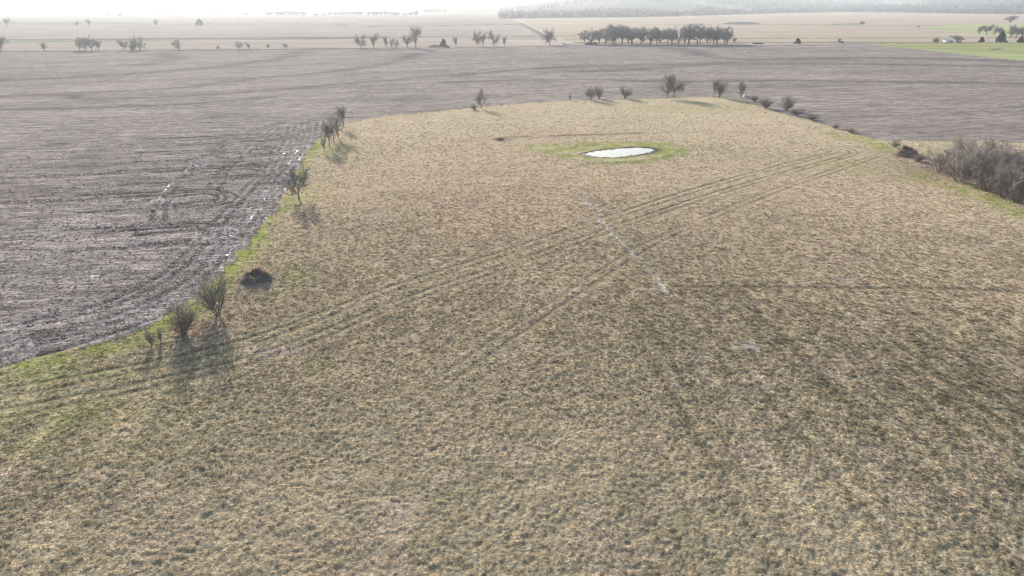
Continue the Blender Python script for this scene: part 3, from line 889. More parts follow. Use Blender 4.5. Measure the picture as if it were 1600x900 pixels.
# ------------------------------------------------------------------ trees
def grow(seed, style, coarse=1.0):
    """bare tree of unit height; returns (trunk builder, crown builder)"""
    rd = random.Random(seed)
    tk, cr = MB(), MB()
    def vec(d): return d / (np.linalg.norm(d) + 1e-9)
    def branch(p, d, ln, r, lev, maxlev, up):
        n = 4 if lev == 0 else (3 if lev < maxlev else 2)
        pts = [p]; rr = [r]
        wob = 0.10 + 0.05 * lev
        for k in range(n):
            d = vec(d + np.array([rd.gauss(0, wob), rd.gauss(0, wob), rd.gauss(0, wob * 0.6) + up]))
            p = p + d * ln / n
            pts.append(p); rr.append(max(r * (1 - 0.62 * (k + 1) / n), 0.0016 * coarse))
        (tk if lev <= (1 if style not in ('shrub', 'thicket') else 0) else cr).tube(pts, rr, 5 if lev == 0 else (4 if lev == 1 else 3))
        if lev >= maxlev: return
        nc = kids[lev] + rd.choice((-1, 0, 0, 1))
        for k in range(max(2, nc)):
            t = rd.uniform(first[lev], 1.0) if k else 1.0
            f = t * n; i = min(int(f), n - 1)
            q = pts[i] + (pts[i + 1] - pts[i]) * (f - i)
            dirn = vec(pts[i + 1] - pts[i])
            if lev == 0 and style in ('broad', 'upright'):
                w = 2.399 * k + rd.gauss(0, 0.3)
                a = vec(np.array([math.cos(w), math.sin(w), 0.0]))
            else:
                a = vec(np.cross(dirn, (rd.gauss(0, 1), rd.gauss(0, 1), rd.gauss(0, 1))))
            ang = rd.gauss(spread[lev], 0.16)
            dd = vec(dirn * math.cos(ang) + a * math.sin(ang))
            branch(q, dd, ln * shrink[lev] * rd.uniform(0.75, 1.2), r * 0.55 * (1.15 - 0.4 * t), lev + 1, maxlev, upb[lev])
    if style == 'broad':
        kids, first, spread, shrink, upb = (7, 7, 7, 6), (0.35, 0.15, 0.15, 0.1), (0.85, 0.62, 0.65, 0.65), (1.0, 0.58, 0.55, 0.55), (0.05, 0.05, 0.02, 0.01)
        branch(np.array([0, 0, -0.02]), np.array([rd.gauss(0, 0.05), rd.gauss(0, 0.05), 1]), 0.36, 0.030 * (0.6 + 0.4 * coarse), 0, 4, 0.05)
    elif style == 'upright':
        kids, first, spread, shrink, upb = (9, 7, 7, 6), (0.2, 0.15, 0.15, 0.1), (0.58, 0.55, 0.6, 0.65), (0.68, 0.55, 0.55, 0.5), (0.06, 0.04, 0.01, 0.0)
        branch(np.array([0, 0, -0.02]), np.array([rd.gauss(0, 0.05), rd.gauss(0, 0.05), 1]), 0.55, 0.024 * (0.6 + 0.4 * coarse), 0, 4, 0.05)
    elif style == 'multi':
        kids, first, spread, shrink, upb = (8, 8, 7), (0.15, 0.12, 0.1), (0.58, 0.62, 0.65), (0.58, 0.58, 0.55), (0.04, 0.02, 0.0)
        for k in range(5):
            a = 1.2566 * k + rd.gauss(0, 0.25); s = rd.uniform(0.15, 0.7)
            branch(np.array([0.03 * math.cos(a), 0.03 * math.sin(a), -0.02]), np.array([math.cos(a) * s, math.sin(a) * s, 1]), rd.uniform(0.5, 0.72), 0.018 * (0.6 + 0.4 * coarse), 0, 3, 0.04)
    elif style == 'thicket':
        kids, first, spread, shrink, upb = (7, 6, 5), (0.15, 0.1, 0.1), (0.6, 0.65, 0.7), (0.5, 0.55, 0.5), (0.02, 0.01, 0.0)
        for k in range(13):
            a = 2.399 * k + rd.gauss(0, 0.2); s = rd.uniform(0.1, 1.15); b = rd.uniform(0, 0.2)
            branch(np.array([b * math.cos(a), b * math.sin(a), -0.02]), np.array([math.cos(a) * s, math.sin(a) * s, 1]), rd.uniform(0.55, 0.75), 0.011 * (0.6 + 0.4 * coarse), 0, 3, 0.02)
    else:   # shrub: fountain of stems
        kids, first, spread, shrink, upb = (9, 7), (0.12, 0.1), (0.5, 0.6), (0.5, 0.5), (0.05, 0.03)
        for k in range(24 if style == 'shrub' else 40):
            a = rd.uniform(0, 6.28); s = rd.uniform(0.05, 1.0); b = rd.uniform(0, 0.16)
            branch(np.array([b * math.cos(a), b * math.sin(a), -0.02]), np.array([math.cos(a) * s, math.sin(a) * s, 1]), rd.uniform(0.5, 0.85) , 0.009 * (0.6 + 0.4 * coarse), 0, 2, 0.03)
    V = np.array(tk.v + cr.v)
    h = np.percentile(V[:, 2], 99.5); w = np.percentile(np.hypot(V[:, 0], V[:, 1]), 96)
    for mb in (tk, cr):
        mb.v = [p / h for p in mb.v]
    return tk, cr, 2 * w / h

PROTO = {}
def proto(key, style, seeds, coarse, twig):
    PROTO[key] = []
    for s in seeds:
        tk, cr, w = grow(s, style, coarse)
        a = tk.mesh("trunk", True); b = cr.mesh("crown")
        a.materials.append(M['bark']); b.materials.append(M[twig])
        PROTO[key].append((a, b, w))
proto('broad', 'broad', (1, 2, 3), 1.5, 'twig')
proto('upright', 'upright', (4, 5, 6), 1.4, 'twig')
proto('multi', 'multi', (7, 8, 9), 1.4, 'twig')
proto('shrub', 'shrub', (10, 11, 12), 1.4, 'twig_brown')
proto('thicket', 'thicket', (13, 14, 15), 2.0, 'twig')
proto('far_broad', 'broad', (21, 22, 23, 24), 2.2, 'twig')
proto('far_upright', 'upright', (25, 26, 27, 28), 2.2, 'twig')
proto('far_shrub', 'shrub', (31, 32), 4.0, 'twig')

tree_count = [0]
def tree(name, key, px, py, ytop, wpx, label, cat='tree', group=None, which=None):
    X, Y = P(px, py)
    h = max(top_h(Y, ytop), 0.4)
    k = tree_count[0] if which is None else which
    tree_count[0] += 1
    a, b, w = PROTO[key][k % len(PROTO[key])]
    sxy = wpx * px_scale(Y) / w
    rt = empty(name, (X, Y, 0.0), (k * 2.399) % 6.283, (sxy, sxy, h))
    tag(rt, label, cat, group)
    o = obj('trunk' if key not in ('shrub', 'thicket', 'far_shrub') else 'stem', a, None, rt)
    if o.name.startswith('stem'): o['kind'] = 'stuff'
    obj('crown' if key not in ('shrub', 'thicket', 'far_shrub') else 'twigs', b, None, rt)
    return rt

GE = "bare trees along the pasture edge"
tree('sapling', 'multi', 237, 541, 512, 18, "small bare sapling at the near left end of the green strip", 'sapling', GE)
tree('sapling', 'multi', 252, 537, 510, 10, "thin stick-like sapling just right of the small bare sapling", 'sapling', GE)
tree('bare_shrub', 'shrub', 284, 522, 466, 62, "low bushy grey shrub with fanning stems, left of the forked tree", 'shrub', GE)
tree('bare_tree', 'multi', 341, 494, 424, 62, "forked bare tree between the low bushy shrub and the weedy mound", 'tree', GE)
tree('bare_tree', 'broad', 468, 312, 262, 44, "lone bare tree with round crown on bright green grass by the headland tracks", 'tree', GE)
for k, (px, py, yt, w, l) in enumerate((
        (508, 238, 208, 12, "shortest thin tree at the near end of the roadside clump by the field corner"),
        (516, 231, 190, 22, "bare tree second from the near end of the clump at the field corner"),
        (522, 222, 180, 24, "bare tree in the middle of the clump at the field corner"),
        (528, 214, 172, 24, "tall bare tree second from the far end of the clump at the field corner"),
        (537, 198, 164, 20, "bare tree at the far end of the clump at the field corner"))):
    tree('bare_tree', 'upright', px, py, yt, w, l, 'tree', "clump of trees at the field corner")
tree('bare_tree', 'upright', 753, 170, 138, 22, "single upright bare tree on the back edge of the pasture, left of the pond", 'tree', GE)
tree('bare_shrub', 'shrub', 742, 172, 163, 16, "low dark shrub at the foot of the single upright tree", 'shrub')
tree('sapling', 'multi', 890, 157, 146, 5, "thin bare stick of a sapling left of the paired trees behind the pond", 'sapling')
tree('bare_tree', 'multi', 923, 156, 131, 24, "left tree of the pair on the back edge straight behind the pond", 'tree', GE)
tree('bare_tree', 'multi', 936, 154, 134, 20, "right tree of the pair on the back edge straight behind the pond", 'tree', GE)
tree('bare_tree', 'multi', 976, 154, 134, 24, "small low-branching tree standing alone behind the right end of the pond", 'tree', GE)
tree('bare_tree', 'upright', 1042, 153, 119, 24, "left half of the large joined tree clump with the longest shadow", 'tree', GE)
tree('bare_tree', 'broad', 1052, 152, 116, 40, "right half of the large joined tree clump with the longest shadow", 'tree', GE)
tree('bare_tree', 'upright', 1115, 152, 122, 14, "narrow tree leaning beside a wider tree right of the large clump", 'tree', GE)
tree('bare_tree', 'multi', 1124, 152, 121, 28, "wide vase-shaped tree right of the narrow leaning tree", 'tree', GE)
tree('bare_tree', 'multi', 1157, 151, 122, 18, "last tree on the right of the back edge, beside the white rocks", 'tree', GE)
GS = "shrubs along the right edge of the pasture"
tree('bare_shrub', 'shrub', 1197, 169, 150, 26, "dark rounded shrub right of the white rocks", 'shrub', GS)
tree('bare_shrub', 'shrub', 1228, 172, 148, 28, "thin brown shrub right of the dark rounded shrub", 'shrub', GS)
tree('bare_shrub', 'shrub', 1304, 201, 193, 12, "tiny dark shrub halfway down the right edge of the pasture", 'shrub', GS)
tree('bare_shrub', 'shrub', 1178, 158, 147, 18, "faint low shrub just behind the white rocks", 'shrub', GS)
GT = "bushes of the dense thicket on the right"
for px, py, yt, w, l in ((1468, 268, 226, 50, "leftmost bush of the dense thicket, nearest the brush pile"),
        (1498, 284, 222, 62, "second bush from the left in the dense thicket, at its front"),
        (1508, 262, 213, 64, "tallest bush of the dense thicket at its back left"),
        (1545, 266, 215, 62, "back bush in the middle of the dense thicket"),
        (1543, 298, 240, 64, "front bush in the middle of the dense thicket"),
        (1586, 286, 234, 60, "back bush at the right end of the dense thicket by the picture edge"),
        (1588, 316, 262, 62, "front bush at the right end of the dense thicket by the picture edge"),
        (1520, 276, 228, 60, "bush in the heart of the dense thicket between its front and back"),
        (1564, 282, 226, 60, "bush just right of the heart of the dense thicket"),
        (1566, 308, 252, 56, "low front bush left of the one at the picture edge in the thicket"),
        (1610, 300, 240, 70, "bush half cut off at the right end of the dense thicket"),
        (1640, 320, 246, 90, "bush of the dense thicket cut off by the right picture edge")):
    tree('thicket_bush', 'thicket', px, py, yt, w, l, 'bush', GT)
for px, py, yt, w, l in ((1245, 180, 169, 26, "low scrub first in the trail leading down from the brown shrub"),
        (1268, 187, 178, 24, "low scrub second in the trail leading down from the brown shrub"),
        (1330, 207, 199, 22, "low scrub below the tiny dark shrub on the right edge"),
        (1398, 230, 218, 20, "low scrub left of the brush pile")):
    tree('bare_shrub', 'shrub', px, py, yt, w, l, 'shrub', GS)
tree('bare_shrub', 'shrub', 1432, 252, 238, 26, "small twiggy shrub between the brush pile and the thicket", 'shrub', GS)

# far side of the ploughed field
GF = "trees along the far side of the ploughed field"
FARROW = [(2, 80, 54, 22, 'far_broad', "bare tree cut off by the left picture edge beyond the ploughed field"),
    (70, 80, 66, 11, 'far_upright', "small lone tree second from the left edge beyond the ploughed field"),
    (124, 79, 58, 18, 'far_upright', "left tree of the dense foursome in the far left field edge"),
    (133, 79, 58, 16, 'far_broad', "second tree of the dense foursome in the far left field edge"),
    (144, 79, 56, 18, 'far_broad', "third and tallest tree of the dense foursome in the far left field edge"),
    (154, 79, 62, 14, 'far_upright', "right and smallest tree of the dense foursome in the far left field edge"),
    (194, 79, 62, 16, 'far_broad', "smaller left tree of the pair right of the dense foursome"),
    (219, 78.5, 56, 24, 'far_broad', "larger right tree of the pair right of the dense foursome"),
    (208, 79, 68, 10, 'far_shrub', "faint shrub between the two trees right of the dense foursome"),
    (280, 78.5, 61, 20, 'far_broad', "lone fan-shaped tree where the curved terrace meets the far edge"),
    (340, 78, 71, 6, 'far_upright', "tiny sapling right of the lone fan-shaped tree"),
    (374, 77.5, 64, 12, 'far_broad', "larger of two small trees left of the long bare gap"),
    (389, 77.5, 66, 9, 'far_upright', "smaller of two small trees left of the long bare gap"),
    (419, 77, 69, 7, 'far_upright', "tiny tree in the middle of the long gap on the far edge"),
    (446, 76.5, 67, 9, 'far_broad', "little bushy tree at the right side of the long gap"),
    (564, 75.5, 53, 22, 'far_broad', "leftmost round tree of the loose row left of the tall tree"),
    (584, 75.5, 52, 16, 'far_upright', "second tree of the loose row left of the tall tree"),
    (603, 76, 57, 10, 'far_upright', "thin tree third in the loose row left of the tall tree"),
    (612, 76, 60, 10, 'far_upright', "low tree fourth in the loose row left of the tall tree"),
    (620, 76, 60, 9, 'far_broad', "low tree fifth in the loose row, close to the tall tree"),
    (637, 74.5, 54, 16, 'far_broad', "low wide tree against the left side of the tall tree"),
    (650, 74.5, 41, 26, 'far_upright', "tallest tree of the far left row, rising above its neighbours"),
    (712, 72.5, 57, 10, 'far_upright', "slim tree right of the small dark cedar"),
    (745, 72, 47, 20, 'far_broad', "left tree of the trio with merging crowns right of the cedar"),
    (755, 72, 50, 12, 'far_upright', "thin middle tree of the trio with merging crowns right of the cedar"),
    (771, 72, 47, 20, 'far_broad', "right tree of the trio with merging crowns right of the cedar"),
    (788, 72, 56, 10, 'far_upright', "small tree just right of the trio with merging crowns"),
    (859, 70.5, 44, 28, 'far_broad', "lone spreading tree beside the gravel road"),
    (1147, 67.5, 58, 8, 'far_broad', "small tree standing off the right end of the long grove"),
    (1311, 67.5, 60, 7, 'far_upright', "tiny sapling on the far edge between the round cedar and the meadow"),
    (1315, 67.5, 64, 7, 'far_shrub', "low bush at the foot of the tiny sapling by the meadow"),
    (1461, 66.5, 58, 11, 'far_shrub', "small round bush left of the white shed"),
    (1495, 66.5, 54, 22, 'far_broad', "broad tree growing against the white shed"),
    (1498, 67, 63, 8, 'far_shrub', "dark low bush under the broad tree by the shed"),
    (1347, 38, 33, 8, 'far_shrub', "isolated bush at the end of a dark streak in the pale field"),
    (1435, 42.5, 40.3, 4, 'far_shrub', "speck-like dark bush alone in the pale field"),
    (1578, 36, 23, 20, 'far_broad', "lone flat-topped tree on the ridge at the upper right"),
    (1530, 55, 40, 10, 'far_upright', "leftmost tree of the dark wood at the upper right"),
    (1541, 55, 37, 20, 'far_broad', "second tree from the left in the dark wood at the upper right"),
    (1553, 55, 39, 16, 'far_broad', "third tree from the left in the dark wood at the upper right"),
    (1562, 56, 41, 14, 'far_broad', "fourth tree from the left in the dark wood at the upper right"),
    (1578, 60, 40, 14, 'far_upright', "fifth tree from the left in the dark wood at the upper right"),
    (1587, 60, 39, 18, 'far_broad', "sixth tree from the left in the dark wood at the upper right"),
    (1598, 60, 41, 18, 'far_broad', "tree of the dark wood cut off by the right picture edge"),
    (12, 41, 27, 12, 'far_broad', "bare tree in the hazy field at the far upper left"),
    (121, 42, 33, 9, 'far_upright', "left tree of a hazy pair at the upper left"),
    (139, 41, 29, 9, 'far_broad', "right and taller tree of a hazy pair at the upper left"),
    (244, 41, 30, 8, 'far_upright', "single hazy tree on its thin trunk between the pair and the dark tree"),
    (787, 27, 22, 9, 'far_broad', "small tree near the far end of the gravel road"),
    (820, 28, 24, 4, 'far_upright', "tiny tree right of the far end of the gravel road"),
    (174, 23, 18.5, 9, 'far_broad', "left hazy tree in the far row at the upper left"),
    (197, 23, 19, 5, 'far_upright', "narrow hazy tree in the far row at the upper left"),
    (207, 23, 16, 7, 'far_upright', "taller hazy tree right of the narrow one in the far row"),
    (243, 23, 15.5, 12, 'far_broad', "first of three broad hazy trees in the far row"),
    (254, 23, 15, 10, 'far_broad', "second of three broad hazy trees in the far row"),
    (265, 23, 17, 10, 'far_broad', "third of three broad hazy trees in the far row"),
    (332, 23.5, 17, 9, 'far_broad', "left tree of a faint pair right of the broad hazy trees"),
    (345, 23.5, 17, 7, 'far_broad', "right tree of a faint pair right of the broad hazy trees"),
    (385, 24, 19, 8, 'far_shrub', "faint bush right of the faint pair of trees")]
for px, py, yt, w, key, l in FARROW:
    tree('bare_shrub' if 'shrub' in key else 'bare_tree', key, px, py, yt, w, l, 'shrub' if 'shrub' in key else 'tree', GF)
ORD = ("first second third fourth fifth sixth seventh eighth ninth tenth eleventh twelfth thirteenth fourteenth fifteenth sixteenth seventeenth eighteenth "
       "nineteenth twentieth twenty-first twenty-second twenty-third twenty-fourth twenty-fifth twenty-sixth twenty-seventh twenty-eighth twenty-ninth thirtieth "
       "thirty-first thirty-second thirty-third thirty-fourth").split()
GROVE = [(915, 48, 16), (923, 42, 18), (934, 43, 16), (947, 37, 22), (956, 42, 16), (963, 43, 16), (972, 40, 18), (979, 38, 18), (988, 41, 18), (1000, 42, 16), (1007, 41, 16),
         (1016, 45, 18), (1024, 44, 16), (1033, 46, 14), (1042, 42, 18), (1052, 43, 16), (1060, 41, 16), (1067, 38, 18), (1077, 41, 18), (1088, 42, 18), (1096, 39, 18),
         (1105, 37, 20), (1112, 39, 18), (1121, 42, 16), (1130, 43, 16), (1137, 47, 14)]
for k, (px, yt, w) in enumerate(GROVE):
    tree('bare_tree', ('far_upright', 'far_broad', 'far_upright')[k % 3], px + (k * 7 % 5 - 2) * 1.1, 67.6 + (k * 5 % 7) * 0.3, yt + (k * 11 % 6) * 0.9 - 1.5, w * (1.35 + 0.2 * (k * 3 % 5)),
         "bare tree in the long grove beyond the ploughed field, %s from its left end" % ORD[k], 'tree', "trees of the long grove")
ROW = [(418, 22), (424, 21), (434, 21), (439, 20), (445, 20), (452, 20), (458, 20), (465, 20), (471, 21), (476, 21), (494, 23), (506, 23), (516, 21), (524, 22), (531, 21), (537, 20), (544, 20),
       (551, 20), (557, 20), (563, 20), (576, 21), (582, 20), (588, 20), (595, 20), (602, 20), (609, 20), (616, 21), (621, 22), (633, 23), (642, 22), (650, 19.5)]
for k, (px, yt) in enumerate(ROW):
    tree('bare_tree', ('far_upright', 'far_broad')[k % 2], px, 24.6, yt - 2.6, 10,
         "hazy tree in the broken far row near the horizon, %s from its left end" % ORD[k], 'tree', "trees of the broken far row")

# evergreens
def cedar_mesh(seed, n=900):
    rd = random.Random(seed); mb = MB()
    for k in range(n):
        t = rd.random() ** 0.8; a = rd.uniform(0, 6.28)
        rr = (0.34 * (1 - t) ** 0.8 + 0.03) * (0.55 + 0.45 * rd.random()) * (1 + 0.25 * math.sin(3 * a + 9 * t + seed))
        c = np.array([rr * math.cos(a), rr * math.sin(a), 0.06 + 0.94 * t])
        s = 0.05 + 0.03 * rd.random()
        d1 = np.array([rd.gauss(0, 1), rd.gauss(0, 1), rd.gauss(0, 1)]); d1 /= np.linalg.norm(d1)
        d2 = np.cross(d1, [rd.gauss(0, 1), rd.gauss(0, 1), rd.gauss(0, 1)]); d2 /= np.linalg.norm(d2) + 1e-9
        mb.quad(c - d1 * s, c - d2 * s * 0.7, c + d1 * s, c + d2 * s * 0.7)
    return mb
cm = []
for s in (1, 2):
    me = cedar_mesh(s).mesh("crown"); me.materials.append(M['cedar']); cm.append(me)
mb = MB(); mb.tube([(0, 0, -0.02), (0.005, 0, 0.5), (0, 0.005, 0.9)], [0.03, 0.02, 0.008], 5)
ctr = mb.mesh("trunk", True); ctr.materials.append(M['bark'])
for k, (px, py, yt, w, l) in enumerate(((693, 73.5, 61, 12, "small dark cedar with a low hedge at its foot on the far field edge"),
        (1246, 69, 59.5, 10, "round dark cedar alone on the far edge of the ploughed field"),
        (1533, 66.5, 57.5, 9, "small pointed cedar right of the white shed"),
        (1563, 67, 50, 15, "tall dark cedar at the front of the wood at the upper right"),
        (1594, 67, 57, 10, "dark cedar at the right picture edge in front of the wood"),
        (312, 39.5, 29.5, 12, "dark tree beside the scattered cattle in the hazy field"))):
    X, Y = P(px, py); h = top_h(Y, yt)
    rt = empty('cedar_tree', (X, Y, 0), k * 1.3, (w * px_scale(Y) / 0.7, w * px_scale(Y) / 0.7, h))
    tag(rt, l, 'cedar', 'dark evergreens in the far fields')
    obj('crown', cm[k % 2], None, rt); obj('trunk', ctr, None, rt)

def hedge(px0, px1, py, yt, label, seed):
    X0, Y0 = P(px0, py); X1, _ = P(px1, py); h = top_h(Y0, yt)
    rd = random.Random(seed); mb = MB(); st = MB()
    L = X1 - X0
    for k in range(700):
        x = rd.uniform(0, L); edge = min(1, 4 * min(x, L - x) / L + 0.35)
        c = np.array([x, rd.gauss(0, 0.9), h * edge * rd.random() ** 0.7])
        s = rd.uniform(0.25, 0.5)
        d1 = np.array([rd.gauss(0, 1), rd.gauss(0, 1), rd.gauss(0, 1)]); d1 /= np.linalg.norm(d1)
        d2 = np.cross(d1, [rd.gauss(0, 1), rd.gauss(0, 1), rd.gauss(0, 1)]); d2 /= np.linalg.norm(d2) + 1e-9
        mb.quad(c - d1 * s, c - d2 * s * 0.7, c + d1 * s, c + d2 * s * 0.7)
    for k in range(14):
        x = L * (k + 0.5) / 14
        st.tube([(x, 0, -0.05), (x + rd.gauss(0, 0.2), rd.gauss(0, .2), h * 0.7)], [0.06, 0.02], 4)
    rt = empty('hedge', (X0, Y0, 0)); tag(rt, label, 'hedge')
    obj('foliage', mb.mesh('foliage'), M['hedge'], rt); obj('stem', st.mesh('stem'), M['bark'], rt)['kind'] = 'stuff'
hedge(914, 934, 70.5, 66, "low dark hedge in front of the left end of the grove", 3)
hedge(670, 703, 74.2, 70.5, "low dark hedge at the foot of the small cedar", 4)
hedge(1176, 1192, 68.6, 66.9, "short dark hedge right of the long grove", 5)

# ------------------------------------------------------------------ mounds of earth and brush
def mound(name, px, py, wpx, h, label, cat, seed, hollow, weed_h):
    X, Y = P(px, py); rx = wpx * px_scale(Y) / 2; ry = rx * 0.95
    nA, nR = 40, 12; v = []; q = []
    def prof(t, a):
        nzv = float(fbm(np.array([3 * t * math.cos(a) + seed]), np.array([3 * t * math.sin(a)]), 3, seed)[0])
        crest = math.exp(-((t - 0.45) / 0.3) ** 2) * (0.75 + 0.25 * math.sin(a)) + 0.35 * math.exp(-(t / 0.5) ** 2) * (0 if hollow else 1)
        return h * max(0, crest * (0.55 + 0.9 * nzv) - 0.02) * min(1, (1 - t) * 4) - 0.04
    for j in range(nR + 1):
        for i in range(nA):
            a = 2 * math.pi * i / nA; t = j / nR
            v.append((rx * t * math.cos(a), ry * t * math.sin(a), prof(t, a)))
    for j in range(nR):
        for i in range(nA):
            i2 = (i + 1) % nA
            q.append((j * nA + i, (j + 1) * nA + i, (j + 1) * nA + i2, j * nA + i2))
    rt = empty(name, (X, Y, 0)); tag(rt, label, cat)
    obj('earth', mesh_np('earth', v, q, None, True), M['soil'], rt)
    rd = random.Random(seed); w = MB(); tw = MB()
    for k in range(1100):
        a = rd.uniform(0, 6.28); t = rd.random() ** 0.6
        if hollow and math.sin(a) < -0.3 and rd.random() < 0.75: continue
        p = np.array([rx * t * math.cos(a), ry * t * math.sin(a), prof(t, a)])
        hh = weed_h * rd.uniform(0.4, 1.1); dx, dy = rd.gauss(0, 0.3) * hh, rd.gauss(0, 0.3) * hh; s = rd.uniform(0.02, 0.04)
        b = rd.uniform(0, 3.14)
        w.tri(p + (s * math.cos(b), s * math.sin(b), 0), p - (s * math.cos(b), s * math.sin(b), 0), p + (dx, dy, hh))
    for k in range(70):
        a = rd.uniform(0, 6.28); t = rd.uniform(0.1, 0.9)
        p = np.array([rx * t * math.cos(a), ry * t * math.sin(a), prof(t, a)])
        d = np.array([rd.gauss(0, 0.6), rd.gauss(0, 0.6), abs(rd.gauss(0.2, 0.4))]) * rd.uniform(0.5, 1.1)
        tw.tube([p, p + d * 0.5 + (0, 0, 0.1), p + d], [0.03, 0.022, 0.01], 3)
    o = obj('dry_weeds', w.mesh('dry_weeds'), M['weed'], rt); o['kind'] = 'stuff'
    o = obj('dead_branches', tw.mesh('dead_branches'), M['twig_brown'], rt); o['kind'] = 'stuff'
    return rt
mound('weedy_mound', 400, 437, 62, 1.5, "dark earth mound topped with reddish dry weeds near the left pasture edge", 'mound', 5, True, 0.75)
mound('brush_pile', 1416, 243, 44, 2.0, "brush pile of dead branches and pale weeds left of the dense thicket", 'brush pile', 8, False, 0.8)
mound('dirt_heap', 781, 218, 12, 0.35, "small dark dirt heap at the left end of the bank behind the pond", 'dirt heap', 12, False, 0.3)

# rocks
def rock_mesh(seed, s):
    rd = random.Random(seed); v = []; q = []; t = []
    n = 7
    for z, k in ((-0.3, 0.9), (0.15, 1.0), (0.42, 0.6)):
        for i in range(n):
            a = 2 * math.pi * i / n
            r = s * k * rd.uniform(0.75, 1.2)
            v.append((r * math.cos(a), r * 0.8 * math.sin(a), s * z * rd.uniform(0.8, 1.2)))
    for j in range(2):
        for i in range(n):
            i2 = (i + 1) % n; q.append((j * n + i, j * n + i2, (j + 1) * n + i2, (j + 1) * n + i))
    for i in range(1, n - 1): t.append((2 * n, 2 * n + i, 2 * n + i + 1))
    return v, q, t
rd = random.Random(9)
rocks = [rock_mesh(k, 1.0) for k in range(4)]
# mud and dead rushes standing in the shallow margin of the pond
mb = MB()
for k in range(170):
    i = rd.randrange(len(ring_pts)); q0 = cen[:2] + (ring_pts[i] - cen[:2]) * (1.02 - abs(rd.gauss(0, 0.045)))
    if ring_pts[i][0] < cen[0] + 2 and rd.random() < 0.55: continue
    if rd.random() < 0.5:
        v, q, t = rocks[k % 4]; s = rd.uniform(0.12, 0.4)
        mb.q += [tuple(i + mb.n for i in f) for f in q]; mb.t += [tuple(i + mb.n for i in f) for f in t]
        mb.v += [np.array((p[0] * s * 1.6 + q0[0], p[1] * s + q0[1], p[2] * s * 0.5 - 0.03)) for p in v]; mb.n += len(v)
    else:
        for j in range(7):
            x0, y0 = q0[0] + rd.gauss(0, 0.2), q0[1] + rd.gauss(0, 0.2); hh = rd.uniform(0.2, 0.5)
            mb.tri((x0 - 0.03, y0, -0.1), (x0 + 0.03, y0, -0.1), (x0 + rd.gauss(0, 0.1), y0 + rd.gauss(0, 0.1), hh))
o = obj('pond_margin', mb.mesh('pond_margin'), M['soil']); o['kind'] = 'stuff'
# scraps of stone along the pale line: too many and too small to count
mb = MB()
Lr = np.concatenate([[0], np.cumsum(np.hypot(*np.diff(ROCKS, axis=0).T))])
for k in range(620):
    u = Lr[-1] * rd.random() ** 0.8
    if vnoise(np.array([u / 3.0]), np.array([0.5]), 4)[0] < 0.33: continue
    px_ = np.interp(u, Lr, ROCKS[:, 0]); py_ = np.interp(u, Lr, ROCKS[:, 1])
    wd = 0.12 + 0.22 * u / Lr[-1]
    px_ += rd.gauss(0, wd); py_ += rd.gauss(0, wd); s = rd.uniform(0.05, 0.13)
    v, q, t = rocks[k % 4]
    zb = float((fbm(np.array([px_ / 70]), np.array([py_ / 70]), 3, 40)[0] - 0.5) * 0.7)
    mb.q += [tuple(i + mb.n for i in f) for f in q]; mb.t += [tuple(i + mb.n for i in f) for f in t]
    mb.v += [np.array((p[0] * s + px_, p[1] * s + py_, p[2] * s + zb + 0.05)) for p in v]; mb.n += len(v)
o = obj('stone_scatter', mb.mesh('stone_scatter'), M['stone']); o['kind'] = 'stuff'
for k, (px, py, s, l) in enumerate(((1166, 151, 1.3, "larger white rock beside the last tree on the back edge"),
                                   (1171, 151.5, 0.8, "smaller white rock just right of the larger white rock"),
                                   (794, 164.5, 0.7, "left pale rock on the back edge right of the single tree"),
                                   (783, 165.5, 0.6, "pale rock on the back edge between the single tree and another rock"))):
    v, q, t = rock_mesh(40 + k, s)
    X, Y = P(px, py)
    o = obj('white_rock', mesh_np('white_rock', v, q, t), M['stone']); o.location = (X, Y, 0.15)
    tag(o, l, 'rock', 'pale rocks on the pasture edge')

# ------------------------------------------------------------------ fence, pole, shed
def fence(pts, step, label):
    p = PP(pts); L = np.concatenate([[0], np.cumsum(np.hypot(*np.diff(p, axis=0).T))])
    rt = empty('wire_fence', (p[0][0], p[0][1], 0)); tag(rt, label, 'fence')
    mb = MB(); mb.tube([(0, 0, -0.3), (0, 0, 1.35)], [0.09, 0.08], 6, True)
    me = mb.mesh('post'); me.materials.append(M['wood'])
    us = np.arange(0, L[-1], step); line = []
    for u in us:
        X, Y = np.interp(u, L, p[:, 0]) - p[0][0], np.interp(u, L, p[:, 1]) - p[0][1]
        o = obj('post', me, None, rt); o.location = (X, Y, 0)
        line.append((X, Y))
    for z in (0.5, 0.85, 1.2):
        w = MB(); w.tube([(a, b, z) for a, b in line], [0.012] * len(line), 3)
        obj('wire', w.mesh('wire'), M['wire'], rt)
fence([(-40, 79.5), (150, 78.6), (330, 77.6), (550, 75.4)], 7.5, "post and wire fence along the far left side of the ploughed field")
X, Y = P(681, 72.5)
mb = MB(); mb.tube([(0, 0, -0.5), (0, 0, 5)], [0.14, 0.1], 8, True)
rt = empty('utility_pole', (X, Y, 0)); tag(rt, "thin wooden pole left of the small cedar beyond the ploughed field", 'pole')
obj('shaft', mb.mesh('shaft'), M['wood'], rt)
mb = MB(); mb.box((0, 0, 4.6), (1.6, 0.1, 0.12)); obj('crossarm', mb.mesh('crossarm'), M['wood'], rt)

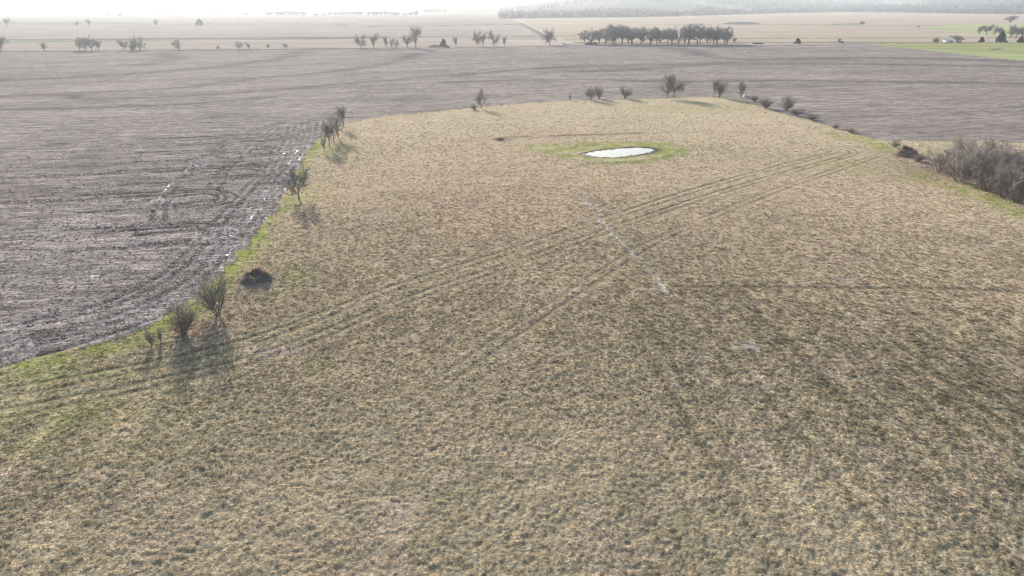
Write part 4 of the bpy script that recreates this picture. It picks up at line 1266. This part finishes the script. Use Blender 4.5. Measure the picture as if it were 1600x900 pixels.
X, Y = P(1481, 66)
rt = empty('shed', (X, Y, 0), 0.25); tag(rt, "small white shed with a pitched roof beside the broad tree", 'shed')
w_, d_, hh = 8.0, 5.0, 2.0
mb = MB()
mb.box((0, -d_ / 2, hh / 2), (w_, 0.15, hh)); mb.box((0, d_ / 2, hh / 2), (w_, 0.15, hh))
for s in (-1, 1):
    mb.box((s * (w_ / 2 - 0.08), 0, hh / 2), (0.15, d_ - 0.16, hh))
    xx = s * (w_ / 2 - 0.08)
    mb.tri((xx, -d_ / 2, hh), (xx, d_ / 2, hh), (xx, 0, hh + 1.3))
obj('wall', mb.mesh('wall'), M['white'], rt)
for s in (-1, 1):
    mb = MB()
    a, b = (-w_ / 2 - 0.3, s * (d_ / 2 + 0.3), hh - 0.1), (w_ / 2 + 0.3, s * (d_ / 2 + 0.3), hh - 0.1)
    c1, d1 = (w_ / 2 + 0.3, s * 0.002, hh + 1.38), (-w_ / 2 - 0.3, s * 0.002, hh + 1.38)
    mb.quad(a, b, c1, d1); up = (0, 0, 0.08)
    mb.quad(*[tuple(np.array(p) + up) for p in (a, b, c1, d1)]); mb.quad(a, b, tuple(np.array(b) + up), tuple(np.array(a) + up))
    obj('roof_panel', mb.mesh('roof_panel'), M['roof'], rt)
mb = MB(); mb.box((1.2, -d_ / 2 - 0.1, 0.95), (1.0, 0.06, 1.9)); obj('door', mb.mesh('door'), M['wood'], rt)
mb = MB(); mb.box((-1.6, -d_ / 2 - 0.09, 1.2), (1.0, 0.05, 0.8)); obj('window', mb.mesh('window'), M['glass'], rt)

# ------------------------------------------------------------------ cattle
def cow_mesh(graze):
    vs = [(0, 0, 1.05), (0.55, 0, 1.08), (-0.55, 0, 1.1), (0.85, 0, 1.2)]
    ed = [(0, 1), (0, 2), (1, 3)]; rr = [0.40, 0.38, 0.36, 0.24]
    def add(p, par, r): vs.append(p); rr.append(r); ed.append((par, len(vs) - 1)); return len(vs) - 1
    if graze: h = add((1.15, 0, 0.75), 3, 0.15); h = add((1.3, 0, 0.38), h, 0.13); add((1.42, 0, 0.12), h, 0.08)
    else: h = add((1.1, 0, 1.42), 3, 0.15); h = add((1.3, 0, 1.48), h, 0.14); add((1.58, 0, 1.32), h, 0.08)
    for s in (-1, 1):
        k = add((0.6, s * 0.22, 0.7), 1, 0.14); k = add((0.63, s * 0.22, 0.36), k, 0.075); add((0.6, s * 0.22, 0.02), k, 0.06)
        k = add((-0.62, s * 0.22, 0.72), 2, 0.16); k = add((-0.78, s * 0.22, 0.42), k, 0.075); add((-0.72, s * 0.22, 0.02), k, 0.06)
        add((vs[h][0] - 0.05, s * 0.22, vs[h][2] + 0.06), h, 0.04)
    k = add((-0.92, 0, 1.15), 2, 0.06); add((-1.0, 0, 0.55), k, 0.035)
    me = bpy.data.meshes.new("cow"); me.from_pydata(vs, ed, []); me.update()
    o = bpy.data.objects.new("cow", me); C.objects.link(o)
    md = o.modifiers.new("skin", 'SKIN')
    for i, r_ in enumerate(rr): me.skin_vertices[0].data[i].radius = (r_, r_)
    me.skin_vertices[0].data[0].use_root = True
    o.modifiers.new("sub", 'SUBSURF').levels = 1
    dg = bpy.context.evaluated_depsgraph_get()
    out = bpy.data.meshes.new_from_object(o.evaluated_get(dg))
    bpy.data.objects.remove(o); bpy.data.meshes.remove(me)
    out.name = "cow"; out.materials.clear(); out.materials.append(M['hide'])
    return out
cows = [cow_mesh(True), cow_mesh(False)]
COWS = [(326, 38), (331, 36.5), (335, 34.5), (341, 38.8), (361, 38.2), (373, 34.6), (385, 35.6), (404, 34.5), (421, 37.2), (444, 37.6), (447, 41), (464, 36), (482, 36), (507, 31), (519, 27.5),
        (525, 36.5), (532, 39), (540, 39.3), (550, 37.6)]
for k, (px, py) in enumerate(COWS):
    X, Y = P(px, py)
    o = obj('cow', cows[k % 2]); o.location = (X, Y, 0); o.rotation_euler = (0, 0, (k * 2.4) % 6.28); o.scale = (1.25,) * 3
    tag(o, "dark cow grazing in the hazy far field, %s from the left of the herd" % ORD[k], 'cow', "cattle scattered in the far field")

# ------------------------------------------------------------------ far woods (reads as one mass)
def clump_proto(seed):
    rd = random.Random(seed); mb = MB()
    for k in range(26):
        a = rd.uniform(0, 6.28); t = rd.random(); rr = 0.42 * math.sqrt(rd.random()) * math.sin(math.pi * (0.15 + 0.8 * t))
        c = np.array([rr * math.cos(a), rr * math.sin(a), 0.25 + 0.75 * t])
        s = rd.uniform(0.10, 0.2)
        d1 = np.array([rd.gauss(0, 1), rd.gauss(0, 1), rd.gauss(0, 1)]); d1 /= np.linalg.norm(d1)
        d2 = np.cross(d1, [rd.gauss(0, 1), rd.gauss(0, 1), rd.gauss(0, 1)]); d2 /= np.linalg.norm(d2) + 1e-9
        mb.quad(c - d1 * s, c - d2 * s * 0.7, c + d1 * s, c + d2 * s * 0.7)
    mb.tube([(0, 0, -0.1), (0, 0, 0.6)], [0.035, 0.015], 3)
    return mb
NF = 34000
A = rng.uniform(-46, 46, NF)
u = rng.random(NF)
rmin = np.where(A > ra[0], np.interp(A, ra, rr_), 2600.0)
r = rmin * (1 - u + u * (rmin / 11500.0)) ** -1 * 1.0
r = 1.0 / ((1 - u) / rmin + u / 11500.0)
x = r * np.sin(R(1) * A); y = r * np.cos(R(1) * A)
dens = fbm(x / 520, y / 900, 3, 300)
keep = np.where(A > ra[0], (dens > 0.34) | (r < rmin * 1.12), (dens > 0.60))
keep &= ~((A < 14) & (A > -4) & (r > rmin * 1.25) & (r < rmin * 1.6) & (dens < 0.52))
x, y, r, A = x[keep], y[keep], r[keep], A[keep]
z = far_height(x, y) - 0.2
s = rng.uniform(9, 15, len(x)) * np.where(r > 4000, 1.4, 1.0)
cl = np.array((0.115, 0.105, 0.09)) * rng.uniform(0.7, 1.25, (len(x), 1))
ev = rng.random(len(x)) < 0.12
cl[ev] = np.array((0.045, 0.06, 0.04))
scatter('far_woods', [clump_proto(k) for k in range(4)], np.stack([x, y, z], 1), np.stack([0 * x, 0 * x, rng.uniform(0, 6.28, len(x))], 1),
        np.stack([s * 1.15, s * 1.15, s * rng.uniform(0.75, 1.1, len(x))], 1), rng.integers(0, 4, len(x)), cl, M['grass'])
print("far woods", len(x))

# ------------------------------------------------------------------ haze
m, nt, out = new_mat("haze_air")
pvn = N(nt, "ShaderNodeVolumePrincipled")
pvn.inputs['Color'].default_value = (0.82, 0.91, 1.0, 1)
pvn.inputs['Density'].default_value = HAZE_DENSITY
pvn.inputs['Anisotropy'].default_value = HAZE_ANISO
nt.links.new(pvn.outputs[0], out.inputs['Volume'])
top = max(CAM_H + 6, float(gz.max()) + 22)
bot = float(gz.min()) - 1.0
mb = MB(); mb.box((0, 0, (top + bot) / 2), (31000, 31000, top - bot))
o = obj('haze', mb.mesh('haze'), m); o['kind'] = 'stuff'
print("haze", top, bot, "alb", alb[ip].mean(0), alb[iq].mean(0))
